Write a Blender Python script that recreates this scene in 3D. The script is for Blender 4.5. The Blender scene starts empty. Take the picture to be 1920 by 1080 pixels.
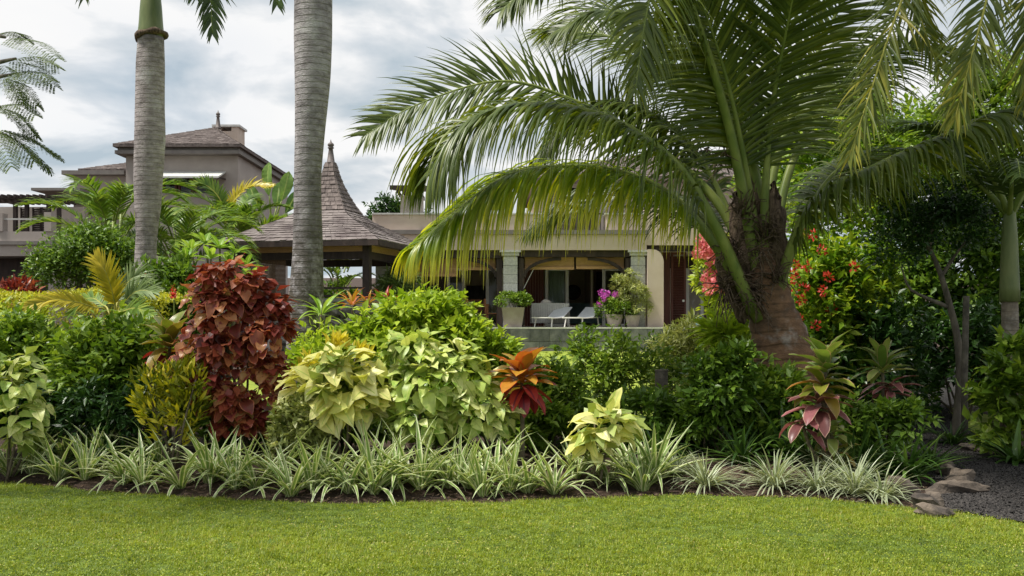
import bpy, math, random
import numpy as np
from mathutils import Vector, Matrix
SC = bpy.context.scene
COL = SC.collection
PI = math.pi
# ---------------------------------------------------------------- camera, sky, sun, exposure
CAMH, FPX = 1.6, 1867.0
cd = bpy.data.cameras.new('camera'); cam = bpy.data.objects.new('camera', cd); COL.objects.link(cam)
cam.location = (0, 0, CAMH); cam.rotation_euler = (PI/2, 0, 0)
cd.sensor_width = 36.0; cd.lens = FPX*36/1920; cd.shift_y = 60/1920; cd.clip_end = 3000; cd.clip_start = .05
SC.camera = cam
SUN_EL, SUN_DIR = math.radians(64), Vector((-0.92, -0.22, 0)).normalized()
w = bpy.data.worlds.new('World'); SC.world = w; w.use_nodes = True
nt = w.node_tree; nt.nodes.clear()
def wn(t, **k):
    n = nt.nodes.new(t)
    for a, b in k.items(): setattr(n, a, b)
    return n
sky = wn('ShaderNodeTexSky', sky_type='NISHITA', sun_disc=False)
sky.sun_elevation = SUN_EL; sky.sun_rotation = math.atan2(SUN_DIR.x, SUN_DIR.y)
bg1 = wn('ShaderNodeBackground'); bg1.inputs[1].default_value = .1
nt.links.new(sky.outputs[0], bg1.inputs[0])
tc = wn('ShaderNodeTexCoord'); sep = wn('ShaderNodeSeparateXYZ'); nt.links.new(tc.outputs['Generated'], sep.inputs[0])
ad = wn('ShaderNodeMath', operation='ADD'); nt.links.new(sep.outputs[2], ad.inputs[0]); ad.inputs[1].default_value = .22
mx = wn('ShaderNodeMath', operation='MAXIMUM'); nt.links.new(ad.outputs[0], mx.inputs[0]); mx.inputs[1].default_value = .08
vd = wn('ShaderNodeVectorMath', operation='DIVIDE'); nt.links.new(tc.outputs['Generated'], vd.inputs[0])
cmb = wn('ShaderNodeCombineXYZ')
for i in range(3): nt.links.new(mx.outputs[0], cmb.inputs[i])
nt.links.new(cmb.outputs[0], vd.inputs[1])
def cloud_noise(scale, detail, off, dist=.4):
    mp = wn('ShaderNodeMapping'); mp.inputs['Location'].default_value = off; mp.inputs['Scale'].default_value = (1, 1, .35)
    nt.links.new(vd.outputs[0], mp.inputs[0])
    n = wn('ShaderNodeTexNoise'); n.inputs['Scale'].default_value = scale; n.inputs['Detail'].default_value = detail
    n.inputs['Roughness'].default_value = .52; n.inputs['Distortion'].default_value = dist
    nt.links.new(mp.outputs[0], n.inputs['Vector']); return n
n1 = cloud_noise(2.6, 7, (3.1, 1.2, .3), .3); n2 = cloud_noise(1.25, 4, (7.4, 2.2, 5.1), .2)
r1 = wn('ShaderNodeValToRGB'); nt.links.new(n1.outputs[0], r1.inputs[0])
r1.color_ramp.elements[0].position = .38; r1.color_ramp.elements[0].color = (.50, .59, .66, 1)
r1.color_ramp.elements[1].position = .57; r1.color_ramp.elements[1].color = (1.0, 1.0, 1.0, 1)
e = r1.color_ramp.elements.new(.5); e.color = (.76, .80, .835, 1)
bg2 = wn('ShaderNodeBackground'); bg2.inputs[1].default_value = .68; nt.links.new(r1.outputs[0], bg2.inputs[0])
r2 = wn('ShaderNodeValToRGB'); nt.links.new(n2.outputs[0], r2.inputs[0])
r2.color_ramp.elements[0].position = .30; r2.color_ramp.elements[0].color = (.86,)*3+(1,)
r2.color_ramp.elements[1].position = .5; r2.color_ramp.elements[1].color = (1, 1, 1, 1)
ms = wn('ShaderNodeMixShader'); nt.links.new(r2.outputs[0], ms.inputs[0]); nt.links.new(bg1.outputs[0], ms.inputs[1]); nt.links.new(bg2.outputs[0], ms.inputs[2])
wo = wn('ShaderNodeOutputWorld'); nt.links.new(ms.outputs[0], wo.inputs[0])
sl = bpy.data.lights.new('sun', 'SUN'); sl.energy = 4.2; sl.angle = math.radians(9); sl.color = (1, .955, .88)
sun = bpy.data.objects.new('sun', sl); COL.objects.link(sun)
to_sun = Vector((SUN_DIR.x*math.cos(SUN_EL), SUN_DIR.y*math.cos(SUN_EL), math.sin(SUN_EL)))
sun.rotation_euler = to_sun.to_track_quat('Z', 'Y').to_euler(); sun.location = to_sun*60
vs = SC.view_settings; vs.view_transform = 'Standard'; vs.look = 'None'; vs.exposure = 0.5; vs.gamma = 1; vs.use_curve_mapping = False
SC.cycles.max_bounces = 8; SC.cycles.transparent_max_bounces = 8; SC.cycles.use_denoising = True

# ---------------------------------------------------------------- coordinates
def W(px, py, d): return np.array(((px-960)/FPX*d, d, CAMH+(600-py)/FPX*d))
def sst(a, b, x):
    t = np.clip((x-a)/(b-a), 0, 1); return t*t*(3-2*t)
EDGE = np.array([(0, 908), (130, 918), (300, 933), (400, 935), (500, 944), (640, 947), (950, 944), (1150, 935), (1300, 931), (1500, 936), (1720, 955), (1800, 963), (1920, 985)], float)
ED = CAMH*FPX/(EDGE[:, 1]-600); EX = (EDGE[:, 0]-960)/FPX*ED
def edge(x):
    wob = .025*np.sin(np.asarray(x)*5.3)+.018*np.sin(np.asarray(x)*11.7+1)
    return np.interp(x, EX, ED)+wob
PL = [(7.6, 3.36), (8.3, 3.44), (9.5, 4.05), (10.5, 4.45), (11.5, 4.6), (12.5, 4.75), (14, 5.05), (16, 5.6), (19, 7), (24, 10)]   # path: left border x at depth y
PR = [(7.6, 5.4), (8.3, 6.0), (9.5, 6.2), (10.5, 6.1), (11.5, 6.1), (12.5, 6.15), (14, 6.4), (16, 7), (19, 8.6), (24, 11.8)]
def pl(y): return np.interp(y, [a for a, b in PL], [b for a, b in PL])
def pr(y): return np.interp(y, [a for a, b in PR], [b for a, b in PR])
def H(x, y):
    x = np.asarray(x, float); y = np.asarray(y, float)
    e = np.interp(x, EX, ED)
    h = .6*sst(11, 30, y)+.045*np.maximum(y-34, 0)
    pm = 1-sst(pl(y)-1.2, pl(y)-.15, x)
    pm = pm+sst(pr(y)+.1, pr(y)+1, x)
    h = h+.2*sst(e-.05, e+1.6, y)*(1-sst(13, 16, y))*pm
    h = h+.55*sst(-1.5, -4.5, x)*sst(11, 15, y)*(1-sst(17, 24, y))
    h = h+.03*np.sin(x*.9+.4)*np.sin(y*.7)*sst(14, 18, y)
    return h
def Hf(x, y): return float(H(x, y))
def G(px, d):
    x = (px-960)/FPX*d; return np.array((x, d, Hf(x, d)))

# ---------------------------------------------------------------- mesh helpers
def mesh_np(name, V, F, mat=None, uv=None, rnd=None, smooth=False, mats=None, mi=None):
    V = np.asarray(V, np.float32); F = np.asarray(F, np.int32); k = F.shape[1]; nf = len(F)
    me = bpy.data.meshes.new(name)
    me.vertices.add(len(V)); me.vertices.foreach_set('co', V.ravel())
    me.loops.add(nf*k); me.loops.foreach_set('vertex_index', F.ravel())
    me.polygons.add(nf); me.polygons.foreach_set('loop_start', np.arange(0, nf*k, k, dtype=np.int32))
    me.polygons.foreach_set('use_smooth', np.full(nf, bool(smooth)))
    if uv is not None:
        l = me.uv_layers.new(name='uv'); l.data.foreach_set('uv', np.asarray(uv, np.float32)[F.ravel()].ravel())
    if rnd is not None:
        a = me.attributes.new('rnd', 'FLOAT', 'POINT'); a.data.foreach_set('value', np.asarray(rnd, np.float32))
    if mat: me.materials.append(mat)
    if mats:
        for m in mats: me.materials.append(m)
        me.polygons.foreach_set('material_index', np.asarray(mi, np.int32))
    me.update(calc_edges=True); me.validate()
    return me
class MB:
    def __init__(s): s.v = []; s.f = []; s.n = 0
    def add(s, v, f):
        v = np.asarray(v, float); s.v.append(v); s.f.append(np.asarray(f, int)+s.n); s.n += len(v); return s
    def box(s, x0, x1, y0, y1, z0, z1):
        v = [(x, y, z) for z in (z0, z1) for y in (y0, y1) for x in (x0, x1)]
        return s.add(v, [(0, 2, 3, 1), (4, 5, 7, 6), (0, 1, 5, 4), (2, 6, 7, 3), (0, 4, 6, 2), (1, 3, 7, 5)])
    def obox(s, c, u, v, n, a, b, h):           # oriented box: centre c, half sizes a,b,h along u,v,n
        c, u, v, n = (np.asarray(q, float) for q in (c, u, v, n))
        p = [c+i*a*u+j*b*v+k*h*n for k in (-1, 1) for j in (-1, 1) for i in (-1, 1)]
        return s.add(p, [(0, 2, 3, 1), (4, 5, 7, 6), (0, 1, 5, 4), (2, 6, 7, 3), (0, 4, 6, 2), (1, 3, 7, 5)])
    def bar(s, p, q, a, b=None, up=(0, 0, 1)):
        p = np.asarray(p, float); q = np.asarray(q, float); t = q-p; L = np.linalg.norm(t); t = t/L
        u = np.cross(up, t)
        if np.linalg.norm(u) < 1e-4: u = np.array((1., 0, 0))
        u /= np.linalg.norm(u); n = np.cross(t, u)
        return s.obox((p+q)/2, u, n, t, a, b or a, L/2)
    def tube(s, pts, r, n=8, flat=1.0, cap=True):
        v, f = tube(pts, r, n, flat); s.add(v, f); return s
    def prism(s, poly, y0, y1):                 # poly in (x,z), extruded in y; convex fan-free quads
        m = len(poly); v = [(x, y0, z) for x, z in poly]+[(x, y1, z) for x, z in poly]
        f = [(i, (i+1) % m, (i+1) % m+m, i+m) for i in range(m)]
        half = m//2
        for i in range(half-1):
            f.append((i, m-1-i, m-2-i, i+1)); f.append((i+m, i+1+m, m-2-i+m, m-1-i+m))
        return s.add(v, f)
    def mesh(s, name, mat, smooth=False): return mesh_np(name, np.concatenate(s.v), np.concatenate(s.f), mat, smooth=smooth)
def catmull(P, n):
    P = np.asarray(P, float); m = len(P)
    Q = np.vstack([2*P[0]-P[1], P, 2*P[-1]-P[-2]])
    out = []
    for t in np.linspace(0, m-1-1e-6, n):
        i = int(t); u = t-i; a, b, c, d = Q[i:i+4]
        out.append(.5*((2*b)+(-a+c)*u+(2*a-5*b+4*c-d)*u*u+(-a+3*b-3*c+d)*u**3))
    return np.array(out)
def tube(pts, r, n=8, flat=1.0):
    P = np.asarray(pts, float); m = len(P); r = np.broadcast_to(np.asarray(r, float), (m,))
    T = np.gradient(P, axis=0); T /= np.linalg.norm(T, axis=1)[:, None]+1e-9
    ref = np.array((0, 1, 0.)) if abs(T[0][1]) < .9 else np.array((1., 0, 0))
    v = []
    a = np.arange(n)*2*PI/n
    for i in range(m):
        u = np.cross(ref, T[i]); u /= np.linalg.norm(u)+1e-9; b = np.cross(T[i], u)
        v.append(P[i]+r[i]*(np.cos(a)[:, None]*u+flat*np.sin(a)[:, None]*b))
    v = np.concatenate(v)
    f = [(i*n+j, i*n+(j+1) % n, (i+1)*n+(j+1) % n, (i+1)*n+j) for i in range(m-1) for j in range(n)]
    for base, rev in ((0, 1), ((m-1)*n, 0)):     # caps as quads strips
        for j in range(n//2-1):
            q = (base+j, base+j+1, base+n-2-j, base+n-1-j)
            f.append(q[::-1] if rev else q)
    return v, np.array(f)
def obj(name, me, parent=None, loc=None, kind=None, label=None, cat=None, group=None):
    o = bpy.data.objects.new(name, me); COL.objects.link(o)
    if parent is not None: o.parent = parent
    if loc is not None: o.location = loc
    if kind: o['kind'] = kind
    if label: o['label'] = label
    if cat: o['category'] = cat
    if group: o['group'] = group
    return o
def thing(name, label, cat, loc=(0, 0, 0), group=None):
    o = obj(name, None, None, tuple(float(q) for q in loc), None, label, cat, group); o.empty_display_size = .2
    return o
def wpart(name, mb, mat, root, smooth=False, kind=None):   # part given in world coordinates below a root standing at root.location (or a part of one)
    me = mb.mesh(name, mat, smooth) if isinstance(mb, MB) else mb
    o = obj(name, me, root, kind=kind)
    if root is not None and root.parent is None: o.location = -root.location
    return o

# ---------------------------------------------------------------- materials
def newmat(name):
    m = bpy.data.materials.new(name); m.use_nodes = True; t = m.node_tree; t.nodes.clear()
    out = t.nodes.new('ShaderNodeOutputMaterial'); return m, t, out
def nd(t, ty, **k):
    n = t.nodes.new(ty)
    for a, b in k.items(): setattr(n, a, b)
    return n
def rgba(c): return (c[0], c[1], c[2], 1)
def mixc(t, fac, a, b, mode='MIX'):
    n = nd(t, 'ShaderNodeMix', data_type='RGBA', blend_type=mode)
    for s, v in ((0, fac), (6, a), (7, b)):
        if hasattr(v, 'is_linked'): t.links.new(v, n.inputs[s])
        elif s == 0: n.inputs[0].default_value = v
        else: n.inputs[s].default_value = rgba(v)
    return n.outputs[2]
def ramp(t, fac, stops):
    n = nd(t, 'ShaderNodeValToRGB'); el = n.color_ramp.elements
    el[0].position, el[0].color = stops[0][0], rgba(stops[0][1]); el[1].position, el[1].color = stops[-1][0], rgba(stops[-1][1])
    for p, c in stops[1:-1]:
        q = el.new(p); q.color = rgba(c)
    t.links.new(fac, n.inputs[0]); return n.outputs[0]
def maprange(t, v, a, b, c=0, d=1):
    n = nd(t, 'ShaderNodeMapRange', interpolation_type='SMOOTHSTEP'); t.links.new(v, n.inputs[0])
    for i, q in enumerate((a, b, c, d)): n.inputs[i+1].default_value = q
    return n.outputs[0]
def noise_(t, scale, detail=3, vec=None, rough=.5):
    n = nd(t, 'ShaderNodeTexNoise'); n.inputs['Scale'].default_value = scale; n.inputs['Detail'].default_value = detail; n.inputs['Roughness'].default_value = rough
    if vec is not None: t.links.new(vec, n.inputs['Vector'])
    return n.outputs[0]
def leafmat(name, stops, trans=.32, rough=.42, src='attr', margin=None, mid=None, mottle=None, vgrad=None, tint=(1.25, 1.2, .6), spec=.4):
    m, t, out = newmat(name)
    if src == 'attr': f = nd(t, 'ShaderNodeAttribute', attribute_name='rnd').outputs['Fac']
    else: f = nd(t, 'ShaderNodeObjectInfo').outputs['Random']
    col = ramp(t, f, stops)
    pos = nd(t, 'ShaderNodeNewGeometry').outputs['Position']
    uv = nd(t, 'ShaderNodeUVMap', uv_map='uv').outputs[0]
    sp = nd(t, 'ShaderNodeSeparateXYZ'); t.links.new(uv, sp.inputs[0])
    if vgrad: col = mixc(t, maprange(t, sp.outputs[1], vgrad[1], vgrad[2]), col, vgrad[0])
    if mottle:
        n = noise_(t, mottle[1], 3, pos, .6); col = mixc(t, maprange(t, n, mottle[2], mottle[2]+.12), col, mottle[0])
    s1 = nd(t, 'ShaderNodeMath', operation='SUBTRACT'); t.links.new(sp.outputs[0], s1.inputs[0]); s1.inputs[1].default_value = .5
    ab = nd(t, 'ShaderNodeMath', operation='ABSOLUTE'); t.links.new(s1.outputs[0], ab.inputs[0])
    if margin: col = mixc(t, maprange(t, ab.outputs[0], margin[1], margin[1]+margin[2]), col, margin[0])
    if mid: col = mixc(t, maprange(t, ab.outputs[0], mid[1], mid[1]+.05, 1, 0), col, mid[0])
    var = noise_(t, 9, 2, pos); col = mixc(t, .35, col, mixc(t, 1.0, col, ramp(t, var, [(.3, (.55, .55, .55)), (.7, (1.5, 1.5, 1.5))]), 'MULTIPLY'))
    b = nd(t, 'ShaderNodeBsdfPrincipled'); t.links.new(col, b.inputs['Base Color']); b.inputs['Roughness'].default_value = rough; b.inputs['Specular IOR Level'].default_value = spec
    tr = nd(t, 'ShaderNodeBsdfTranslucent'); t.links.new(mixc(t, 1.0, col, tint, 'MULTIPLY'), tr.inputs[0])
    mxs = nd(t, 'ShaderNodeMixShader'); mxs.inputs[0].default_value = trans
    t.links.new(b.outputs[0], mxs.inputs[1]); t.links.new(tr.outputs[0], mxs.inputs[2]); t.links.new(mxs.outputs[0], out.inputs[0])
    return m
def pmat(name, c1, c2=None, scale=4, rough=.7, bump=0, bscale=30, detail=4, stretch=(1, 1, 1), lo=.35, hi=.65, spec=.35, metallic=0, objrnd=0):
    m, t, out = newmat(name)
    tcn = nd(t, 'ShaderNodeNewGeometry').outputs['Position']; mp = nd(t, 'ShaderNodeMapping'); mp.inputs['Scale'].default_value = stretch; t.links.new(tcn, mp.inputs[0])
    b = nd(t, 'ShaderNodeBsdfPrincipled'); b.inputs['Roughness'].default_value = rough; b.inputs['Specular IOR Level'].default_value = spec; b.inputs['Metallic'].default_value = metallic
    if c2: col = ramp(t, noise_(t, scale, detail, mp.outputs[0], .6), [(lo, c1), (hi, c2)])
    else: col = mixc(t, 0.0, c1, c1)
    if objrnd:
        oi = nd(t, 'ShaderNodeObjectInfo').outputs['Random']; col = mixc(t, 1.0, col, ramp(t, oi, [(0, (1-objrnd,)*3), (1, (1+objrnd,)*3)]), 'MULTIPLY')
    t.links.new(col, b.inputs['Base Color'])
    if bump:
        bn = nd(t, 'ShaderNodeBump'); bn.inputs['Strength'].default_value = bump; bn.inputs['Distance'].default_value = .02
        t.links.new(noise_(t, bscale, 4, mp.outputs[0], .6), bn.inputs['Height']); t.links.new(bn.outputs[0], b.inputs['Normal'])
    t.links.new(b.outputs[0], out.inputs[0]); return m
def glassmat(name, tint=(.8, .85, .85), refl=.25):
    m, t, out = newmat(name)
    tr = nd(t, 'ShaderNodeBsdfTransparent'); tr.inputs[0].default_value = rgba(tint)
    gl = nd(t, 'ShaderNodeBsdfGlossy'); gl.inputs['Roughness'].default_value = .03
    lw = nd(t, 'ShaderNodeLayerWeight'); lw.inputs[0].default_value = refl
    mxs = nd(t, 'ShaderNodeMixShader'); t.links.new(lw.outputs['Fresnel'], mxs.inputs[0]); t.links.new(tr.outputs[0], mxs.inputs[1]); t.links.new(gl.outputs[0], mxs.inputs[2])
    t.links.new(mxs.outputs[0], out.inputs[0]); return m
def vadd(t, v):
    n = nd(t, 'ShaderNodeVectorMath', operation='ADD'); t.links.new(v, n.inputs[0]); n.inputs[1].default_value = (7.3, 2.1, 4.4); return n.outputs[0]
def trunkmat(name, c1, c2, ring, freq, dark=(.05, .045, .04), foot_dark=None):
    m, t, out = newmat(name)
    pos = nd(t, 'ShaderNodeTexCoord').outputs['Object']; sp = nd(t, 'ShaderNodeSeparateXYZ'); t.links.new(pos, sp.inputs[0])
    mp = nd(t, 'ShaderNodeMapping'); mp.inputs['Scale'].default_value = (2.6, 2.6, 5); t.links.new(pos, mp.inputs[0])
    col = ramp(t, noise_(t, 2.2, 5, mp.outputs[0], .65), [(.3, c1), (.68, c2)])
    nz = noise_(t, 1.2, 2, pos)
    a = nd(t, 'ShaderNodeMath', operation='MULTIPLY_ADD'); t.links.new(sp.outputs[2], a.inputs[0]); a.inputs[1].default_value = freq; t.links.new(nz, a.inputs[2])
    fr = nd(t, 'ShaderNodeMath', operation='FRACT'); t.links.new(a.outputs[0], fr.inputs[0])
    rg = maprange(t, fr.outputs[0], 0, .16, 1, 0); nf = nd(t, 'ShaderNodeMath', operation='MULTIPLY'); t.links.new(rg, nf.inputs[0]); nf.inputs[1].default_value = .3
    col = mixc(t, nf.outputs[0], col, ring)
    bl = noise_(t, 1.5, 6, pos, .72); col = mixc(t, maprange(t, bl, .46, .62), col, mixc(t, .5, col, dark)); wl_ = noise_(t, 1.1, 5, vadd(t, pos), .7); col = mixc(t, maprange(t, wl_, .55, .68), col, mixc(t, .45, col, (.62, .61, .6)))
    if foot_dark:  # mottled darker tone, fading out up the trunk
        zz = maprange(t, sp.outputs[2], foot_dark[1], foot_dark[2], 1, 0); n3 = noise_(t, 5, 5, pos, .7)
        mm = nd(t, 'ShaderNodeMath', operation='MULTIPLY'); t.links.new(zz, mm.inputs[0]); t.links.new(maprange(t, n3, .35, .55), mm.inputs[1])
        col = mixc(t, mm.outputs[0], col, foot_dark[0])
    b = nd(t, 'ShaderNodeBsdfPrincipled'); b.inputs['Roughness'].default_value = .8; b.inputs['Specular IOR Level'].default_value = .2; t.links.new(col, b.inputs['Base Color'])
    bn = nd(t, 'ShaderNodeBump'); bn.inputs['Strength'].default_value = .5; bn.inputs['Distance'].default_value = .02
    ii = nd(t, 'ShaderNodeMath', operation='SUBTRACT'); t.links.new(noise_(t, 14, 4, mp.outputs[0]), ii.inputs[0]); t.links.new(rg, ii.inputs[1])
    t.links.new(ii.outputs[0], bn.inputs['Height']); t.links.new(bn.outputs[0], b.inputs['Normal']); t.links.new(b.outputs[0], out.inputs[0]); return m

# ---------------------------------------------------------------- leaf and foliage builders
def leaf_arrays(width=.5, prof='ovate', droop=.6, fold=.15, wave=0., a0=.2, nl=6, nw=4, cord=0., seed=0):
    rg = random.Random(seed); ph = rg.random()*6
    y = z = 0.; V = []; UV = []
    for i in range(nl+1):
        v = i/nl
        if prof == 'ovate': wd = math.sin(PI*min(1, v**.62))**.85*(1-.12*v)
        elif prof == 'strap': wd = min(1, v*2.2+.55)*min(1, ((1-v)*1.9)**.75)
        elif prof == 'lance': wd = math.sin(PI*v**.8)**.9
        elif prof == 'broad': wd = math.sin(PI*min(1, (.04+.96*v)**.95))**.55
        elif prof == 'obov': wd = math.sin(PI*min(1, v**1.15))**.7
        wd = max(wd, .02)*width/2
        a = a0-droop*v
        if i: y += math.cos(a)/nl; z += math.sin(a)/nl
        for j in range(nw+1):
            s = 2*j/nw-1
            V.append((s*wd, y-cord*abs(s)*max(0, 1-v*3), z+fold*abs(s)*wd*2+wave*abs(s)*math.sin(v*9+ph+(s > 0)*1.7))); UV.append(((s+1)/2, v))
    n = nw+1
    F = [(i*n+j, i*n+j+1, (i+1)*n+j+1, (i+1)*n+j) for i in range(nl) for j in range(nw)]
    return np.array(V), np.array(F), np.array(UV)
def tpl_small(width=.5, fold=.08, droop=.1):
    V = np.array([(0, 0, 0), (-width/2, .45, fold), (0, .5, 0), (width/2, .45, fold), (0, 1, -droop)])
    return V, np.array([(0, 3, 4, 2), (0, 2, 4, 1)]), np.array([(.5, 0), (0, .45), (.5, .5), (1, .45), (.5, 1)])
def nrm(a): return a/(np.linalg.norm(a, axis=-1, keepdims=True)+1e-9)
def basis(Y, Z):
    Y = nrm(Y); Z = nrm(Z-Y*np.sum(Y*Z, -1, keepdims=True)); X = np.cross(Y, Z); return X, Y, Z
def scatter(tpl, pos, Y, Z, size, rnd):
    V, F, UV = tpl; X, Y, Z = basis(Y, Z); N = len(pos)
    P = pos[:, None, :]+size[:, None, None]*(V[None, :, 0:1]*X[:, None]+V[None, :, 1:2]*Y[:, None]+V[None, :, 2:3]*Z[:, None])
    FF = F[None]+(np.arange(N)*len(V))[:, None, None]
    return P.reshape(-1, 3), FF.reshape(-1, F.shape[1]), np.tile(UV, (N, 1)), np.repeat(rnd, len(V))
def foliage(name, root, tpl, mat, pos, Y, Z, size, rnd, kind='stuff'):
    V, F, UV, R = scatter(tpl, pos, Y, Z, size, rnd)
    return obj(name, mesh_np(name, V, F, mat, UV, R, True), root, kind=kind)
def unit(rng, n):
    return nrm(rng.normal(size=(n, 3)))
def lobe_cloud(rng, lobes, n, clump, shell=(.62, 1.04), per=30, zmin=.02, sprig=.16):
    L = np.array([l[:6] for l in lobes], float)
    area = (L[:, 3]*L[:, 4]+L[:, 3]*L[:, 5]+L[:, 4]*L[:, 5]); pw = area/area.sum()
    nc = max(6, n//per)
    li = rng.choice(len(L), nc, p=pw); U = unit(rng, nc); U[:, 2] = np.where(U[:, 2] < -.5, -U[:, 2], U[:, 2])
    c = L[li, :3]+U*L[li, 3:6]*rng.uniform(shell[0], shell[1], (nc, 1))
    cr = clump*rng.uniform(.6, 1.35, nc); ctint = rng.random(nc)
    k = rng.integers(0, nc, n); u2 = unit(rng, n); rad = rng.random((n, 1))**.45
    out0 = U[k]; u2 = nrm(u2+out0*.55)
    pos = c[k]+u2*rad*cr[k][:, None]*np.array((1, 1, .85))
    out = nrm(pos-L[li[k], :3]); out = nrm(out+u2*.6)
    ok = pos[:, 2] > zmin
    tint = np.clip(.55*ctint[k]+.45*rng.random(n), 0, 1)
    pos, out, tint = pos[ok], out[ok], tint[ok]
    ns = int(n*sprig/14)                           # leafy shoots that break the outline
    if ns:
        li = rng.choice(len(L), ns, p=pw); U = unit(rng, ns); U[:, 2] = np.abs(U[:, 2])*.9+.05; U = nrm(U)
        c = L[li, :3]+U*L[li, 3:6]*.85; dr = nrm(U*.7+rng.normal(size=(ns, 3))*.35+np.array((0, 0, .55))); ln = clump*rng.uniform(.9, 2.3, ns)
        for j in range(14):
            t = (j+.5)/14; a = j*2.4+rng.random(ns)*.6; s = nrm(np.cross(dr, unit(rng, ns)))
            pos = np.concatenate([pos, c+dr*(ln*t)[:, None]-np.array((0, 0, .25))*(ln*t*t)[:, None]]); out = np.concatenate([out, nrm(s+dr*(.2+.8*t))]); tint = np.concatenate([tint, np.clip(.45+.4*t+rng.normal(size=ns)*.15, 0, 1)])
    return pos, out, tint
def leaf_dirs(rng, out, droop, jit=.55, up=.3):
    n = len(out); Y = nrm(out*np.array((1, 1, .6))+rng.normal(size=(n, 3))*jit+np.array((0, 0, up-droop)))
    Z = nrm(out*.55+np.array((0, 0, .75))+rng.normal(size=(n, 3))*.35); return Y, Z
def auto_lobes(rng, rx, ry, z0, z1, bumps=4):
    h = z1-z0; L = [(rng.uniform(-.12, .12)*rx, 0, z0+h*.46, rx*.72, ry*.8, h*.44)]
    for i in range(bumps+2):
        a = i*2.399+rng.uniform(-.5, .5); q = rng.uniform(.45, .8); hi = rng.uniform(.12, .72)
        s = rng.uniform(.24, .44)
        L.append((math.cos(a)*rx*q, math.sin(a)*ry*q*.9, z0+h*hi, rx*s, ry*s, min(h*.3, h*(.98-hi))))
    return L
def stems(root, rng, lobes, mat, n=5, r=.015, name='stem'):
    for i in range(n):
        l = lobes[i % len(lobes)]; u = unit(rng, 1)[0]
        e = np.array(l[:3])+u*np.array(l[3:6])*.6; e[2] = max(e[2], .15)
        b = np.array((rng.normal()*.06, rng.normal()*.06, -.05)); m = (b+e)/2+np.array((rng.normal()*.05, rng.normal()*.05, .05))
        v, f = tube(catmull([b, m, e], 6), np.linspace(r, r*.45, 6), 6); obj(name, mesh_np(name, v, f, mat, smooth=True), root)
SMALL = {}
def shrub(name, label, px0, px1, ytop, d, n, size, mat, width=.5, droop=.25, up=.3, clump=None, seed=0, ry=None, group=None, cat='shrub', lobes=None, bumps=4, nst=5, stem_mat=None, zlow=.0, jit=.55, tpl=None, per=34):
    rng = np.random.default_rng(seed+11)
    base = G((px0+px1)/2, d); k = d/FPX; rx = (px1-px0)/2*k; top = CAMH+(600-ytop)*k-base[2]
    root = thing(name, label, cat, base, group)
    if lobes is None: L = auto_lobes(rng, rx, ry or rx*.8, zlow*top, top, bumps)
    else: L = [((a-(px0+px1)/2)*k, dd, CAMH+(600-b)*k-base[2], ra*k, ra*k*.8, rb*k) for a, b, dd, ra, rb in lobes]
    pos, out, tint = lobe_cloud(rng, L, n, clump or min(.24, min(rx, top/2)*.3), per=per)
    Y, Z = leaf_dirs(rng, out, droop, jit, up)
    foliage('foliage', root, tpl or tpl_small(width), mat, pos, Y, Z, size*1.22*rng.uniform(.5, 1.35, len(pos)), tint)
    if nst: stems(root, rng, L, stem_mat or M['stem'], nst, .012+.006*rx)
    return root, L
def place(root, name, meshes, pos, Y, Z, size, rng):
    X, Y, Z = basis(np.asarray(Y, float), np.asarray(Z, float))
    for i in range(len(pos)):
        o = bpy.data.objects.new(name, meshes[int(rng.integers(len(meshes)))]); COL.objects.link(o); o.parent = root
        s = float(size[i])
        m = Matrix.Identity(4)
        for r in range(3):
            m[r][0] = X[i][r]*s; m[r][1] = Y[i][r]*s; m[r][2] = Z[i][r]*s; m[r][3] = pos[i][r]
        o.matrix_basis = m
def big_leaf_shrub(name, label, base, lobes, nfront, nback, size, meshes, btpl, bmat, rng, droop=.7, cat='shrub', group=None, stem_mat=None, minsep=.5, nst=4, tiers=None):
    root = thing(name, label, cat, base, group)
    L = np.array(lobes, float); area = L[:, 3]*L[:, 5]; pw = area/area.sum()
    P = []; O = []
    tries = 0
    while len(P) < nfront and tries < nfront*60:
        tries += 1
        l = L[rng.choice(len(L), p=pw)]; u = unit(rng, 1)[0]
        if u[1] > .35 or u[2] < -.75: continue
        p = l[:3]+u*l[3:6]*rng.uniform(.78, 1.04)
        inside = any(np.sum(((p-q[:3])/q[3:6])**2) < .55 for q in L)
        if inside or p[2] < .1: continue
        if any(np.sum((p-q)**2) < (size*minsep)**2 for q in P): continue
        P.append(p); O.append(u)
    P = np.array(P); O = np.array(O); n = len(P)
    Y = nrm(O*np.array((1, 1, .35))+rng.normal(size=(n, 3))*.38+np.array((0, 0, -droop)))
    Z = nrm(O*.7+np.array((-.15, -.15, 1.0))+rng.normal(size=(n, 3))*.25)
    hi = np.array([max(0, u[2]) for u in O])[:, None]; Y = nrm(Y+hi*np.array((0, 0, .55))+hi*rng.normal(size=(n, 3))*.5)
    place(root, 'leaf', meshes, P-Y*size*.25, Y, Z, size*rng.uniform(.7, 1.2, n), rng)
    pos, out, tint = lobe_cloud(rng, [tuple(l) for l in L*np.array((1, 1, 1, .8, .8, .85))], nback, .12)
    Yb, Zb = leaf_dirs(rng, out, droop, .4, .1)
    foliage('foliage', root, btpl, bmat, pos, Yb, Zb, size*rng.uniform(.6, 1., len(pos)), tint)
    stems(root, rng, [tuple(l) for l in L], stem_mat or M['stem'], nst, .016)
    return root
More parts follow.
